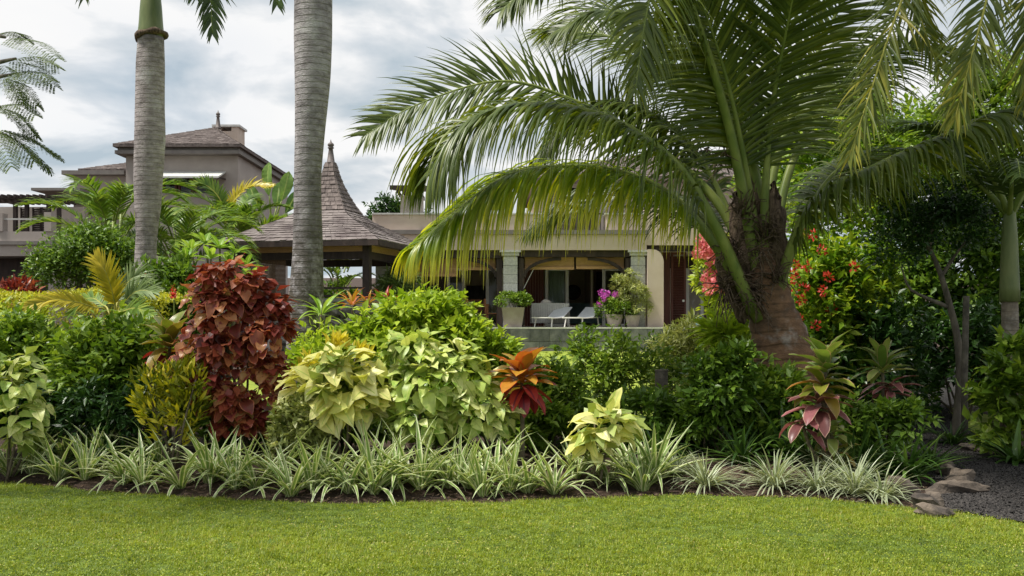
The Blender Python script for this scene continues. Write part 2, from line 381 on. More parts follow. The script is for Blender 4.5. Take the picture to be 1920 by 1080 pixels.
# palm frond in local coordinates of root: midrib 'frond' with a 'leaflets' child
def frond(root, ctrl, n=80, L=.8, wd=.04, t0=.22, a0=1.0, a1=.45, lift=.15, droop=.5, up=(0, 0, 1), mat=None, rmat=None, r0=.05, r1=.006, seed=0, prof=None, segs=5, flat=.7, name='frond', jit=.08, vee=.0):
    rng = np.random.default_rng(seed+5)
    P = catmull(ctrl, 44); m = len(P)
    rr = r1+(r0-r1)*(1-np.linspace(0, 1, m))**1.6
    v, f = tube(P, rr, 6, flat); fo = obj(name, mesh_np(name, v, f, rmat, smooth=True), root)
    T = nrm(np.gradient(P, axis=0)); upv = np.array(up, float)
    t = np.concatenate([np.linspace(t0, .995, n)]*2)+rng.normal(size=2*n)*.003; t = np.clip(t, t0, .999); sd = np.repeat([1., -1.], n)
    ii = t*(m-1); i0 = np.minimum(ii.astype(int), m-2); fr = (ii-i0)[:, None]
    p = P[i0]*(1-fr)+P[i0+1]*fr; tg = nrm(T[i0]*(1-fr)+T[i0+1]*fr)
    U = nrm(upv-tg*np.sum(tg*upv, 1, keepdims=True)); S = np.cross(tg, U)*sd[:, None]
    tt = (t-t0)/(1-t0); ang = (a0+(a1-a0)*tt+rng.normal(size=2*n)*jit)[:, None]
    LL = L*(prof(tt) if prof else np.sin(PI*(.14+.80*tt))**.6)*rng.uniform(.85, 1.08, 2*n)
    d = nrm(S*np.sin(ang)+tg*np.cos(ang)+U*(lift+rng.normal(size=(2*n, 1))*jit))
    dr = droop*rng.uniform(.7, 1.35, 2*n)
    V = []; UVs = []; q = p.copy(); K = 3 if vee else 2
    for k in range(segs+1):
        s = k/segs; wk = wd*min(1, .45+s*3.2)*max(.04, (1-s**1.7))
        wv = nrm(tg-d*np.sum(tg*d, 1, keepdims=True))
        nn = np.cross(d, wv)*sd[:, None]
        V.append(q-wv*wk/2); UVs.append(np.full(2*n, 0.))
        if vee: V.append(q+nn*wk*vee); UVs.append(np.full(2*n, .5))
        V.append(q+wv*wk/2); UVs.append(np.full(2*n, 1.))
        q = q+d*(LL/segs)[:, None]
        d = nrm(d+np.array((0, 0, -1.))*(dr*(.35+.9*s)/segs*2)[:, None])
    V = np.stack(V, 1); N = 2*n; R = (segs+1)*K
    UV = np.stack([np.stack(UVs, 1), np.broadcast_to(np.repeat(np.linspace(0, 1, segs+1), K), (N, R))], -1)
    F = np.array([(k*K+j, k*K+j+1, (k+1)*K+j+1, (k+1)*K+j) for k in range(segs) for j in range(K-1)])
    FF = (F[None]+(np.arange(N)*R)[:, None, None]).reshape(-1, 4)
    rn = np.repeat(np.clip(rng.normal(.5, .22, N)+.15*(tt-.5), 0, 1), R)
    obj('leaflets', mesh_np('leaflets', V.reshape(-1, 3), FF, mat, UV.reshape(-1, 2), rn, True), fo, kind='stuff')
    return fo
def arch(az, el0, el1, L, n=6, base=(0, 0, 0)):
    p = np.array(base, float); out = [p.copy()]
    for i in range(n):
        e = el0+(el1-el0)*((i+.5)/n)**1.2
        p = p+L/n*np.array((math.cos(az)*math.cos(e), math.sin(az)*math.cos(e), math.sin(e))); out.append(p.copy())
    return out
# ---------------------------------------------------------------- material library
M = {}
M['stem'] = pmat('stem_bark', (.09, .075, .05), (.17, .14, .09), 30, .85)
M['soil'] = pmat('soil', (.022, .013, .009), (.075, .045, .03), 5, .95, .9, 40, 6)
M['gravel'] = pmat('gravel_ground', (.02, .018, .017), (.05, .045, .042), 60, .95, 1., 90, 4)  # base colour darkened to carry the shade on the path
M['pebble'] = pmat('gravel_stone', (.02, .018, .018), (.08, .072, .066), 40, .9)  # stones darkened likewise, path shade put into their colour
M['rock'] = pmat('garden_rock', (.05, .042, .036), (.19, .15, .115), 5, .9, .8, 18, 6, objrnd=.2)
M['turf'] = pmat('turf', (.045, .075, .012), (.13, .19, .025), 7, .95, .6, 60, 5)
M['farturf'] = pmat('far_turf', (.20, .27, .03), (.30, .36, .05), 3, .95, .6, 60, 5)
M['grass'] = leafmat('grass_blade', [(0, (.065, .12, .010)), (.4, (.20, .275, .017)), (.75, (.35, .40, .03)), (1, (.46, .38, .14))], .35, .5)
M['litter'] = leafmat('mulch_chip', [(0, (.03, .018, .012)), (.6, (.10, .06, .04)), (1, (.24, .17, .11))], .05, .8)
G1 = [(0, (.045, .10, .012)), (.5, (.10, .19, .02)), (1, (.21, .32, .04))]
M['green'] = leafmat('green_leaf', G1, .3, .38)
M['bright'] = leafmat('bright_leaf', [(0, (.15, .25, .016)), (.5, (.29, .42, .03)), (1, (.50, .60, .075))], .38, .42)
M['mid'] = leafmat('mid_leaf', [(0, (.06, .125, .013)), (.5, (.14, .24, .022)), (1, (.30, .41, .05))], .34, .42)
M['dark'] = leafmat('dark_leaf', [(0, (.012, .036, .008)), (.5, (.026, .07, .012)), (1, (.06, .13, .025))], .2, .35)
M['lime'] = leafmat('lime_leaf', [(0, (.20, .28, .015)), (.5, (.34, .42, .03)), (1, (.52, .55, .06))], .4, .45)
M['hedge'] = leafmat('hedge_leaf', [(0, (.22, .26, .015)), (.5, (.40, .42, .03)), (1, (.60, .55, .06))], .35, .45)
M['pale'] = leafmat('pale_leaf', [(0, (.16, .2, .05)), (.5, (.34, .38, .12)), (1, (.60, .60, .28))], .3, .45)
M['vein'] = leafmat('flowerbush_leaf', [(0, (.05, .12, .01)), (.45, (.14, .27, .02)), (1, (.42, .5, .04))], .4, .35)
M['silver'] = leafmat('fern_leaf', [(0, (.08, .14, .04)), (1, (.26, .34, .12))], .3, .5)
M['needle'] = leafmat('feather_leaf', [(0, (.05, .09, .015)), (1, (.16, .22, .04))], .3, .5)
M['redleaf'] = leafmat('copper_leaf', [(0, (.13, .03, .026)), (.3, (.28, .075, .042)), (.55, (.44, .16, .07)), (.8, (.54, .26, .11)), (1, (.36, .25, .08))], .3, .36, 'obj', mottle=((.24, .045, .045), 14, .5), margin=((.56, .20, .09), .40, .08), tint=(1.3, .9, .6))
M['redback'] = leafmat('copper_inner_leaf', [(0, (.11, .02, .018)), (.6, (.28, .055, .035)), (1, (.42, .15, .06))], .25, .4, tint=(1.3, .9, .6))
M['cream'] = leafmat('cream_leaf', [(0, (.60, .60, .16)), (.6, (.78, .74, .28)), (1, (.82, .79, .42))], .3, .42, 'obj', mottle=((.42, .52, .09), 10, .57), mid=((.50, .58, .16), .02))
M['creamgreen'] = leafmat('mottled_leaf', [(0, (.34, .46, .09)), (.5, (.58, .64, .20)), (1, (.74, .74, .34))], .3, .42, 'obj', mottle=((.24, .38, .06), 13, .52), mid=((.45, .52, .14), .02))
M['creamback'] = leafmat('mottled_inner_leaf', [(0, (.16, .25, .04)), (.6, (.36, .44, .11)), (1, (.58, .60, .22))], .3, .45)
M['croton'] = leafmat('croton_leaf', [(0, (.26, .33, .014)), (.5, (.48, .46, .018)), (1, (.68, .58, .035))], .3, .35, 'obj', mid=((.66, .52, .05), .05))
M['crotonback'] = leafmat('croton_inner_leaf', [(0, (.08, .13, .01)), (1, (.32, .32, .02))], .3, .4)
M['strap'] = leafmat('variegated_blade', [(0, (.15, .25, .055)), (1, (.26, .37, .10))], .25, .4, 'obj', margin=((.64, .66, .40), .27, .07))
M['finestrap'] = leafmat('fine_variegated_blade', [(0, (.17, .25, .11)), (1, (.34, .40, .22))], .25, .4, margin=((.58, .60, .44), .26, .08))
M['darkstrap'] = leafmat('dark_blade', [(0, (.025, .06, .012)), (.6, (.055, .12, .02)), (1, (.13, .22, .045))], .25, .35)
M['ti_orange'] = leafmat('orange_cordyline_leaf', [(0, (.44, .13, .03)), (.4, (.50, .23, .03)), (.75, (.44, .28, .035)), (1, (.34, .29, .05))], .3, .32, 'obj', margin=((.62, .11, .04), .42, .06), tint=(1.2, .9, .5))
M['ti_red'] = leafmat('crimson_cordyline_leaf', [(0, (.28, .025, .045)), (1, (.46, .06, .04))], .25, .34, 'obj', mid=((.18, .03, .05), .05), tint=(1.2, .7, .6))
M['ti_green'] = leafmat('bronze_cordyline_leaf', [(0, (.13, .16, .02)), (.5, (.22, .26, .035)), (1, (.42, .17, .035))], .3, .34, 'obj', margin=((.58, .35, .2), .42, .07))
M['ti_pink'] = leafmat('pink_cordyline_leaf', [(0, (.13, .055, .05)), (.5, (.25, .085, .09)), (1, (.40, .15, .16))], .22, .34, 'obj', margin=((.60, .38, .28), .40, .08), tint=(1.2, .8, .7))
M['ti_olive'] = leafmat('olive_cordyline_leaf', [(0, (.13, .22, .04)), (.6, (.24, .32, .07)), (1, (.34, .36, .12))], .26, .34, 'obj', margin=((.56, .34, .24), .44, .05))
M['plumeria'] = leafmat('whorl_leaf', [(0, (.17, .33, .035)), (1, (.36, .50, .09))], .36, .38, 'obj', mid=((.45, .55, .2), .03))
M['coco'] = leafmat('coconut_leaflet', [(0, (.034, .062, .009)), (.5, (.08, .122, .014)), (1, (.18, .22, .03))], .36, .40, tint=(1.75, 1.5, .4), spec=.55)
M['coco_y'] = leafmat('coconut_backlit_leaflet', [(0, (.09, .17, .014)), (.5, (.19, .29, .02)), (1, (.36, .41, .04))], .55, .32, tint=(1.8, 1.5, .4), vgrad=((.54, .53, .07), .4, 1.05), spec=.5)  # yellow-lime glow of light through the leaflets painted into the colour
M['palmtop'] = leafmat('overhead_leaflet', [(0, (.07, .11, .02)), (.6, (.15, .19, .03)), (1, (.40, .36, .05))], .4, .38, tint=(1.5, 1.3, .5))
M['areca'] = leafmat('areca_leaflet', [(0, (.06, .13, .015)), (.5, (.13, .23, .025)), (1, (.30, .38, .05))], .36, .38)
M['areca_y'] = leafmat('yellow_palm_leaflet', [(0, (.36, .33, .02)), (1, (.62, .50, .04))], .36, .38)
M['royal'] = leafmat('royal_leaflet', [(0, (.03, .055, .015)), (1, (.08, .13, .03))], .3, .4)
M['petiole'] = pmat('petiole', (.11, .16, .03), (.22, .26, .06), 6, .5, stretch=(1, 1, .4))
M['petiole_y'] = pmat('yellow_petiole', (.3, .3, .05), (.42, .38, .08), 6, .5)
M['royalbark'] = trunkmat('royal_palm_bark', (.20, .17, .165), (.45, .405, .40), (.15, .13, .125), 13)
M['royalbark2'] = trunkmat('royal_palm_mottled_bark', (.20, .175, .18), (.50, .465, .475), (.20, .175, .17), 13, foot_dark=((.09, .078, .062), 1.4, 3.9))
M['crownshaft'] = pmat('crownshaft', (.10, .14, .05), (.19, .22, .09), 3, .45, stretch=(2, 2, .5))
M['cocobark'] = trunkmat('coconut_bark', (.11, .065, .04), (.30, .17, .10), (.06, .04, .03), 6)
M['fibre'] = pmat('palm_fibre', (.05, .032, .022), (.20, .145, .10), 9, .95, .9, 40, 5, stretch=(3, 3, .7))
M['bark'] = pmat('tree_bark', (.09, .08, .065), (.22, .19, .15), 12, .9, .8, 30, 5, stretch=(1, 1, .3))
M['smallpalm'] = trunkmat('slim_palm_bark', (.16, .13, .10), (.32, .27, .21), (.10, .08, .06), 8)
M['pink'] = leafmat('pink_flower', [(0, (.62, .13, .15)), (1, (.78, .34, .34))], .35, .5, tint=(1.1, .9, .9))
M['magenta'] = leafmat('magenta_flower', [(0, (.50, .06, .42)), (1, (.70, .18, .62))], .35, .5, tint=(1.1, .8, 1.1))
M['red'] = leafmat('red_flower', [(0, (.52, .03, .02)), (1, (.72, .10, .06))], .3, .4, tint=(1.1, .8, .7))
M['yellow'] = leafmat('yellow_bract', [(0, (.60, .52, .03)), (1, (.76, .66, .08))], .35, .45)
# buildings
M['render_wall'] = pmat('beige_render', (.55, .44, .36), (.62, .51, .43), 1.4, .9, .15, 60, 5)
M['grey_wall'] = pmat('taupe_render', (.34, .295, .265), (.41, .36, .325), 1.0, .9, .15, 60, 5)
M['cornice'] = pmat('grey_cornice', (.17, .15, .14), (.22, .20, .18), 3, .8)
M['timber'] = pmat('dark_timber', (.022, .014, .012), (.055, .036, .03), 6, .6, .3, 30, 4, stretch=(1, 1, .2))
M['redwood'] = pmat('red_timber', (.075, .022, .018), (.12, .038, .028), 6, .55, .2, 30, 4, stretch=(1, 1, .2))
M['granite'] = pmat('column_stone', (.42, .41, .40), (.60, .59, .57), 20, .85, .3, 60, 4, objrnd=.1)
M['slate'] = pmat('slate_tile', (.07, .075, .08), (.17, .17, .17), 4, .6, .3, 25, 5, objrnd=.35)
M['coping'] = pmat('pale_coping', (.45, .44, .42), (.6, .59, .56), 6, .7)
M['shingle'] = pmat('roof_shingle', (.095, .075, .07), (.20, .165, .15), 9, .9, .5, 40, 4, objrnd=.22)
M['shingle2'] = pmat('weathered_shingle', (.105, .083, .08), (.26, .225, .21), 1.6, .88, .5, 40, 5)
M['blind'] = pmat('bamboo_blind', (.38, .21, .10), (.62, .38, .20), 10, .8, .3, 60, 3, stretch=(.6, 1, 30))
M['white'] = pmat('white_frame', (.62, .61, .59), (.70, .69, .67), 3, .4)
M['interior'] = pmat('interior_plaster', (.62, .52, .42), (.68, .58, .47), 1, .9)
M['floor_tile'] = pmat('terrace_stone', (.30, .28, .26), (.42, .40, .37), 3, .7)
M['darkfloor'] = pmat('room_floor', (.40, .33, .27), (.48, .40, .33), 3, .5)
M['glass'] = glassmat('window_glass')
M['wicker'] = pmat('grey_wicker', (.36, .34, .33), (.56, .54, .52), 60, .8, .8, 90, 2)
M['sling'] = pmat('white_sling', (.66, .68, .70), (.74, .76, .78), 20, .7)
M['metal'] = pmat('white_metal', (.68, .66, .62), (.74, .72, .68), 5, .4)
M['teak'] = pmat('teak', (.26, .105, .04), (.38, .17, .07), 6, .55, .2, 40, 3)
M['pot'] = pmat('grey_planter', (.30, .25, .22), (.38, .33, .29), 4, .85)
M['bluepot'] = pmat('blue_glaze', (.16, .30, .38), (.24, .40, .47), 5, .25)
M['linen'] = pmat('bed_linen', (.50, .46, .44), (.58, .54, .51), 5, .9)
M['curtain'] = pmat('curtain_cloth', (.55, .55, .52), (.66, .66, .63), 14, .9, stretch=(3, 1, .1))
M['black'] = pmat('dark_picture', (.03, .028, .03), (.10, .09, .085), 3, .5)
M['zinc'] = pmat('lead_finial', (.09, .075, .07), (.16, .13, .12), 8, .6)
M['concrete'] = pmat('weathered_post', (.07, .062, .05), (.17, .15, .12), 8, .9, .5, 40, 5)
M['awning'] = pmat('pale_awning', (.50, .50, .46), (.62, .62, .58), 4, .8)
M['teal'] = pmat('teal_cushion', (.09, .14, .14), (.13, .19, .19), 5, .9)
M['basalt'] = pmat('wall_rock', (.035, .033, .033), (.12, .115, .11), 5, .9, .8, 20, 5, objrnd=.3)

# ---------------------------------------------------------------- the ground
def grid_sheet(name, X, Y2, zoff, mat, dz=None):
    V = np.stack([X, Y2, H(X, Y2)+zoff], -1).reshape(-1, 3); a, b = X.shape
    i = np.arange(a*b).reshape(a, b); F = np.stack([i[:-1, :-1], i[1:, :-1], i[1:, 1:], i[:-1, 1:]], -1).reshape(-1, 4)
    return obj(name, mesh_np(name, V, F, mat, smooth=True), kind='structure')
gx = np.concatenate([-np.geomspace(400, 13, 18), np.arange(-12, 12.01, .25), np.geomspace(13, 400, 18)])
gy = np.concatenate([-np.geomspace(300, 6, 12), np.arange(-4, 30, .25), np.geomspace(31, 900, 30)])
gX, gY = np.meshgrid(gx, gy, indexing='ij'); grid_sheet('ground', gX, gY, 0, M['soil'])
lx = np.concatenate([np.linspace(-40, -7, 12), np.arange(-6.5, 6.6, .06), np.linspace(7, 40, 12)]); lt = np.linspace(0, 1, 50)
X, T = np.meshgrid(lx, lt, indexing='ij'); grid_sheet('lawn', X, -25+(edge(X)+25)*T, .012, M['turf'])
py_ = np.arange(7.8, 24, .12); T = np.linspace(0, 1, 16); YY, TT = np.meshgrid(py_, T, indexing='ij')
wl = pl(YY)+.06*np.sin(YY*4.1)+.04*np.sin(YY*9.7); XX = wl+(pr(YY)-wl)*TT
YY2 = np.maximum(YY, np.interp(XX, EX, ED)-.02+.05*np.sin(XX*7)); grid_sheet('gravel_path', XX, YY2, .022, M['gravel'])
bx = np.linspace(-4.5, 7.5, 40); by = np.linspace(13.4, 31.2, 60); X, Y_ = np.meshgrid(bx, by, indexing='ij'); grid_sheet('back_lawn', X, Y_, .02, M['farturf'])

rng = np.random.default_rng(3)
# grass blades on the front lawn (one mass)
def grass_patch(name, N, ylo, yhi, hx, hmin, hmax, wdt, label, edgefn=None, seed=1, mat=None, xr=None, tuft=16):
    r = np.random.default_rng(seed)
    NT = max(1, N//tuft); ty = ylo+(yhi-ylo)*r.random(NT)**1.25; tx = (r.random(NT)*2-1)*ty*hx if xr is None else r.uniform(xr[0], xr[1], NT)
    ti = r.integers(0, NT, N); tr_ = r.uniform(.012, .045, NT); th_ = r.uniform(.55, 1.5, NT)[ti]; tc_ = r.normal(size=NT)[ti]
    x = tx[ti]+r.normal(size=N)*tr_[ti]; y = ty[ti]+r.normal(size=N)*tr_[ti]
    if edgefn is not None:
        k = y < edgefn(x)+r.normal(size=N)*.03; x = x[k]; y = y[k]; th_ = th_[k]; tc_ = tc_[k]
    n = len(x)
    patch = .5+.25*np.sin(x*2.1+np.sin(y*1.7)*2)+.25*np.sin(y*2.9+x*.8+1.3)
    bare = sst(3.1, 4.3, x)*sst(6.6, 8.2, y)
    keep = r.random(n) > bare*.5
    x, y, patch, bare, th_, tc_ = x[keep], y[keep], patch[keep], bare[keep], th_[keep], tc_[keep]; n = len(x)
    h = r.uniform(hmin, hmax, n)*(.75+.5*patch)*th_; az = r.random(n)*2*PI; lean = r.uniform(.3, 1.5, n)
    b = np.stack([x, y, H(x, y)+.008], -1); d = np.stack([np.cos(az)*lean, np.sin(az)*lean, np.ones(n)], -1); d = nrm(d)
    s = np.stack([-np.sin(az), np.cos(az), np.zeros(n)], -1)*(wdt*r.uniform(.6, 1.3, n))[:, None]
    V = np.stack([b-s, b+s, b+d*h[:, None]], 1).reshape(-1, 3); F = np.arange(3*n).reshape(-1, 3)
    rn = np.repeat(np.clip(r.normal(.44, .13, n)+.13*tc_+.22*(patch-.5)+.4*bare*r.random(n)+(r.random(n) > .97)*.35, 0, 1), 3)
    return obj(name, mesh_np(name, V, F, mat or M['grass'], np.tile(np.array([(0, 0), (1, 0), (.5, 1)]), (n, 1)), rn), kind='stuff', label=label, cat='grass')
grass_patch('grass', 470000, 5.6, 9.8, .56, .014, .034, .0032, 'short mown bright green grass of the open lawn', edge, 1, tuft=24)
grass_patch('grass', 60000, 13.5, 30, .2, .03, .06, .008, 'sunlit yellowish grass between the planting bed and the terrace', None, 2, xr=(-2.5, 5))
n = 70000; y = 5.6+4.2*rng.random(n)**1.25; x = (rng.random(n)*2-1)*y*.56; k = (y < edge(x)-.01); x, y = x[k], y[k]; n = len(x); az = rng.random(n)*2*PI
foliage('clover', None, tpl_small(.8, .1, .1), M['grass'], np.stack([x, y, H(x, y)+rng.uniform(.016, .036, n)], -1), np.stack([np.cos(az), np.sin(az), rng.normal(size=n)*.4], -1), np.stack([rng.normal(size=n)*.5, rng.normal(size=n)*.5, np.ones(n)], -1), rng.uniform(.007, .017, n), np.clip(rng.normal(.5, .22, n)+.15*np.sin(x*3.1)*np.sin(y*4.3), 0, 1))
o = bpy.data.objects['clover']; o['label'] = 'tiny broad leaves growing through the mown lawn'; o['category'] = 'ground cover'
# soil chips
n = 9000; x = rng.uniform(-6, 4.2, n); y = edge(x)+rng.random(n)**1.4*1.6+.02; 
P = np.stack([x, y, H(x, y)+.008], -1); az = rng.random(n)*2*PI
foliage('mulch', None, tpl_small(.4, .05, 0), M['litter'], P, np.stack([np.cos(az), np.sin(az), rng.normal(size=n)*.2], -1), np.stack([rng.normal(size=n)*.3, rng.normal(size=n)*.3, np.ones(n)], -1), rng.uniform(.012, .05, n), rng.random(n))
o = bpy.data.objects['mulch']; o['label'] = 'dark bark chips and dead leaves on the bed soil'; o['category'] = 'mulch'
# path gravel
n = 26000; y = 7.9+rng.random(n)**1.5*9; t = rng.random(n)*1.06-.03; x = pl(y)+(pr(y)-pl(y))*t; k = y > np.interp(x, EX, ED)-.12*rng.random(n); x, y = x[k], y[k]; n = len(x)
OC = (np.array([(1, 0, 0), (0, 1, 0), (-1, 0, 0), (0, -1, 0), (0, 0, .7), (0, 0, -.7)]), np.array([(0, 1, 4), (1, 2, 4), (2, 3, 4), (3, 0, 4)]), np.zeros((6, 2)))
foliage('gravel', None, OC, M['pebble'], np.stack([x, y, H(x, y)+.024], -1), unit(rng, n), unit(rng, n)+np.array((0, 0, 2)), rng.uniform(.006, .016, n), rng.random(n))
o = bpy.data.objects['gravel']; o['label'] = 'loose grey gravel on the shaded path'; o['category'] = 'gravel'
# rocks at the path edge
def rock(px, py, d, sx, sy, sz, label, seed, rz=0, mat='rock', name='rock', cat='rock', group=None, z=None):
    r = np.random.default_rng(seed); nu, nv = 12, 8; V = []
    ph = r.random(6)*6
    for i in range(nv+1):
        th = PI*i/nv
        for j in range(nu):
            a = 2*PI*j/nu; q = np.array((math.sin(th)*math.cos(a), math.sin(th)*math.sin(a), math.cos(th)))
            q = np.sign(q)*np.abs(q)**.75
            rr = 1+.16*math.sin(3*q[0]+ph[0]+2*q[2])+.13*math.sin(4*q[1]+ph[1])+.1*math.sin(5*q[2]+3*q[0]+ph[2])
            V.append(q*(rr+r.normal()*.05)*np.array((sx, sy, sz)))
    V = np.array(V); c, s = math.cos(rz), math.sin(rz); V[:, :2] = V[:, :2]@np.array([(c, s), (-s, c)])
    F = [(i*nu+j, (i+1)*nu+j, (i+1)*nu+(j+1) % nu, i*nu+(j+1) % nu) for i in range(nv) for j in range(nu)]
    g = G(px, d) if z is None else np.array(((px-960)/FPX*d, d, z))
    return obj(name, mesh_np(name, V, F, M[mat], smooth=False), loc=tuple(g+np.array((0, 0, sz*.55))), label=label, cat=cat, group=group)
rock(1743, 935, 8.35, .13, .10, .10, 'blunt brown rock standing where the lawn meets the gravel', 1, .5)
rock(1752, 948, 8.08, .15, .09, .065, 'flat reddish rock lying on the lawn corner beside the gravel', 2, -.3)
rock(1690, 870, 8.95, .17, .13, .11, 'rounded dark rock behind the fine variegated clump at the path', 3, .2)
rock(1790, 895, 9.15, .25, .10, .08, 'long low slab rock edging the gravel path', 4, .1)
rock(1800, 862, 9.7, .12, .1, .09, 'small angular brown rock beyond the long slab rock', 5, .8)
rock(1775, 845, 10.2, .14, .11, .09, 'weathered rock at the bed edge under dark strappy leaves', 6, 1.2)
rock(1835, 880, 9.25, .09, .08, .05, 'little dark stone at the tip of the long slab rock', 7, .4)
rock(1822, 780, 12.0, .12, .1, .07, 'pale rounded stone at the far side of the path', 8, .3)
rock(1870, 785, 11.8, .14, .1, .07, 'grey stone below the slim palm trunk', 9, .3)
# ---------------------------------------------------------------- main house behind the terrace
def XY(px, d): return (px-960)/FPX*d
def ZZ(py, d): return CAMH+(600-py)/FPX*d
D = 32.0; TZ = 1.375
hx = lambda px: XY(px, D); hz = lambda py: ZZ(py, D)
def piece(name, root, mat, *boxes, kind=None):
    b = MB()
    for q in boxes: b.box(*q)
    return wpart(name, b, M[mat], root, kind=kind)
HR = thing('villa', 'beige two storey villa with stone columns, bamboo blinds and slate faced terrace', 'house', (1.5, 34, .6))
# terrace platform, slate cladding tiles, coping
tx0, tx1 = XY(700, 31), XY(1440, 31)
piece('terrace', HR, 'floor_tile', (tx0, tx1, 31.0, 36.4, .2, TZ-.05))
pv = piece('coping', HR, 'coping', (tx0-.05, tx1+.05, 30.94, 31.5, TZ-.05+.002, TZ+.0))
cw = piece('terrace_wall', HR, 'slate', (tx0, tx1, 30.96, 30.998, .2, TZ-.055))
tm = MB().box(-.298, .298, -.012, .012, -.188, .188).mesh('tile', M['slate'])
for i in range(20):
    for j in range(3):
        cx = tx0+.3+i*.61+(.3 if j % 2 else 0)
        if cx+.3 > tx1: continue
        obj('tile', tm, cw, loc=(cx, 30.948+random.Random(i*9+j).uniform(0, .006), TZ-.25-j*.39))
# columns of stone blocks
bw = .225
for px in (957, 1195, 719):
    cx = hx(px); col = piece('column', HR, 'granite', (cx-bw+.03, cx+bw-.03, D-bw+.03, D+bw-.03, TZ, hz(472)))
    bm_ = MB().box(-bw, bw, -bw, bw, -.134, .134).mesh('block', M['granite']); z = TZ+.136
    while z < hz(481)-.1:
        obj('block', bm_, col, loc=(cx, D, z)); z += .281
    cb = MB().box(cx-bw-.05, cx+bw+.05, D-bw-.05, D+bw+.05, hz(480), hz(474)).box(cx-bw-.11, cx+bw+.11, D-bw-.11, D+bw+.11, hz(474)+.002, hz(470))
    wpart('capital', cb, M['granite'], col)
# entablature, balcony parapet, upper storey
x0, x1 = hx(700), hx(1330)
piece('fascia', HR, 'render_wall', (x0, hx(1210), D-.32, D+.32, hz(470)+.003, hz(441)))
piece('ledge', HR, 'cornice', (x0-.05, hx(1212), D-.40, D+.4, hz(441)+.003, hz(433)))
piece('parapet', HR, 'render_wall', (x0, hx(1020), D-.25, D+.1, hz(433)+.005, hz(404)), (hx(1136), hx(1208), D-.25, D+.1, hz(433)+.005, hz(404)))
piece('parapet_cap', HR, 'coping', (x0, hx(1024), D-.3, D+.15, hz(404)+.002, hz(401)), (hx(1132), hx(1210), D-.3, D+.15, hz(404)+.002, hz(401)))
rl = piece('balcony_rail', HR, 'timber', (hx(1020), hx(1136), D-.14, D-.08, hz(403), hz(400)))
bm_ = MB().box(-.014, .014, -.014, .014, 0, hz(403)-hz(432)).mesh('baluster', M['timber'])
for i in range(17): obj('baluster', bm_, rl, loc=(hx(1024)+i*(hx(1132)-hx(1024))/16, D-.11, hz(432)))
piece('balcony_floor', HR, 'floor_tile', (x0, x1, D+.35, 36.2, hz(441), hz(436)))
# upper wall with openings at y=36
k36 = 36.3
def uX(px): return XY(px, k36)
def uZ(py): return ZZ(py, k36)
ops = [(1030, 1120), (1290, 1350)]; e0 = 1000
for a, b in ops+[(1480, 1480)]:
    piece('upper_wall', HR, 'grey_wall', (uX(e0), uX(a), k36, k36+.25, uZ(436), uZ(338))); e0 = b
    if a < b:
        piece('lintel', HR, 'grey_wall', (uX(a), uX(b), k36, k36+.25, uZ(352), uZ(338)))
        wf = piece('window', HR, 'timber', (uX(a), uX(a)+.09, k36+.05, k36+.15, uZ(436), uZ(352)), (uX(b)-.09, uX(b), k36+.05, k36+.15, uZ(436), uZ(352)), (uX((a+b)/2)-.05, uX((a+b)/2)+.05, k36+.05, k36+.15, uZ(436), uZ(352)), (uX(a)+.09, uX(b)-.09, k36+.05, k36+.15, uZ(357), uZ(352)))
        piece('pane', wf, 'glass', (uX(a)+.09, uX(b)-.09, k36+.09, k36+.1, uZ(436), uZ(357)))
piece('upper_room', HR, 'interior', (uX(1000), uX(1480), k36+4, k36+4.1, uZ(470), uZ(338)), (uX(1000), uX(1480), k36+.3, k36+4, uZ(445), uZ(440)))
def hip(root, x0, x1, y0, y1, ze, zr, inset, mat, name='roof', th=.12, ridge=None):
    cy = (y0+y1)/2; h = inset
    V = [(x0, y0, ze), (x1, y0, ze), (x1, y1, ze), (x0, y1, ze), (x0+h, cy, zr), (x1-h, cy, zr)]
    def tri(a, b, c): return (a, b, c, c)
    mb = MB(); mb.add(V, [(0, 1, 5, 4), (2, 3, 4, 5)]); V2 = [V[1], V[2], V[5], ((V[1][0]+V[5][0])/2, (V[1][1]+V[5][1])/2, (V[1][2]+V[5][2])/2)]
    mb.add(V2, [(0, 1, 2, 3)]); V3 = [V[3], V[0], V[4], ((V[3][0]+V[4][0])/2, (V[3][1]+V[4][1])/2, (V[3][2]+V[4][2])/2)]; mb.add(V3, [(0, 1, 2, 3)])
    mb.box(x0, x1, y0, y1, ze-th, ze-.003)
    rf = wpart(name, mb, M[mat], root)
    # rows of shingles lying on the slopes (too fine to pick apart)
    sb = MB(); rr = np.random.default_rng(int(abs(x0)*100))
    faces = [(np.array(V[0]), np.array(V[1]), np.array(V[5]), np.array(V[4])), (np.array(V[1]), np.array(V[2]), np.array(V[5]), np.array(V[5])), (np.array(V[3]), np.array(V[0]), np.array(V[4]), np.array(V[4])), (np.array(V[2]), np.array(V[3]), np.array(V[4]), np.array(V[5]))]
    for A, B, Cc, Dd in faces:
        shingle_rows(sb, A, B, Cc, Dd, .26, .24, rr)
    wpart('shingles', sb, M[mat], rf, kind='stuff'); return rf
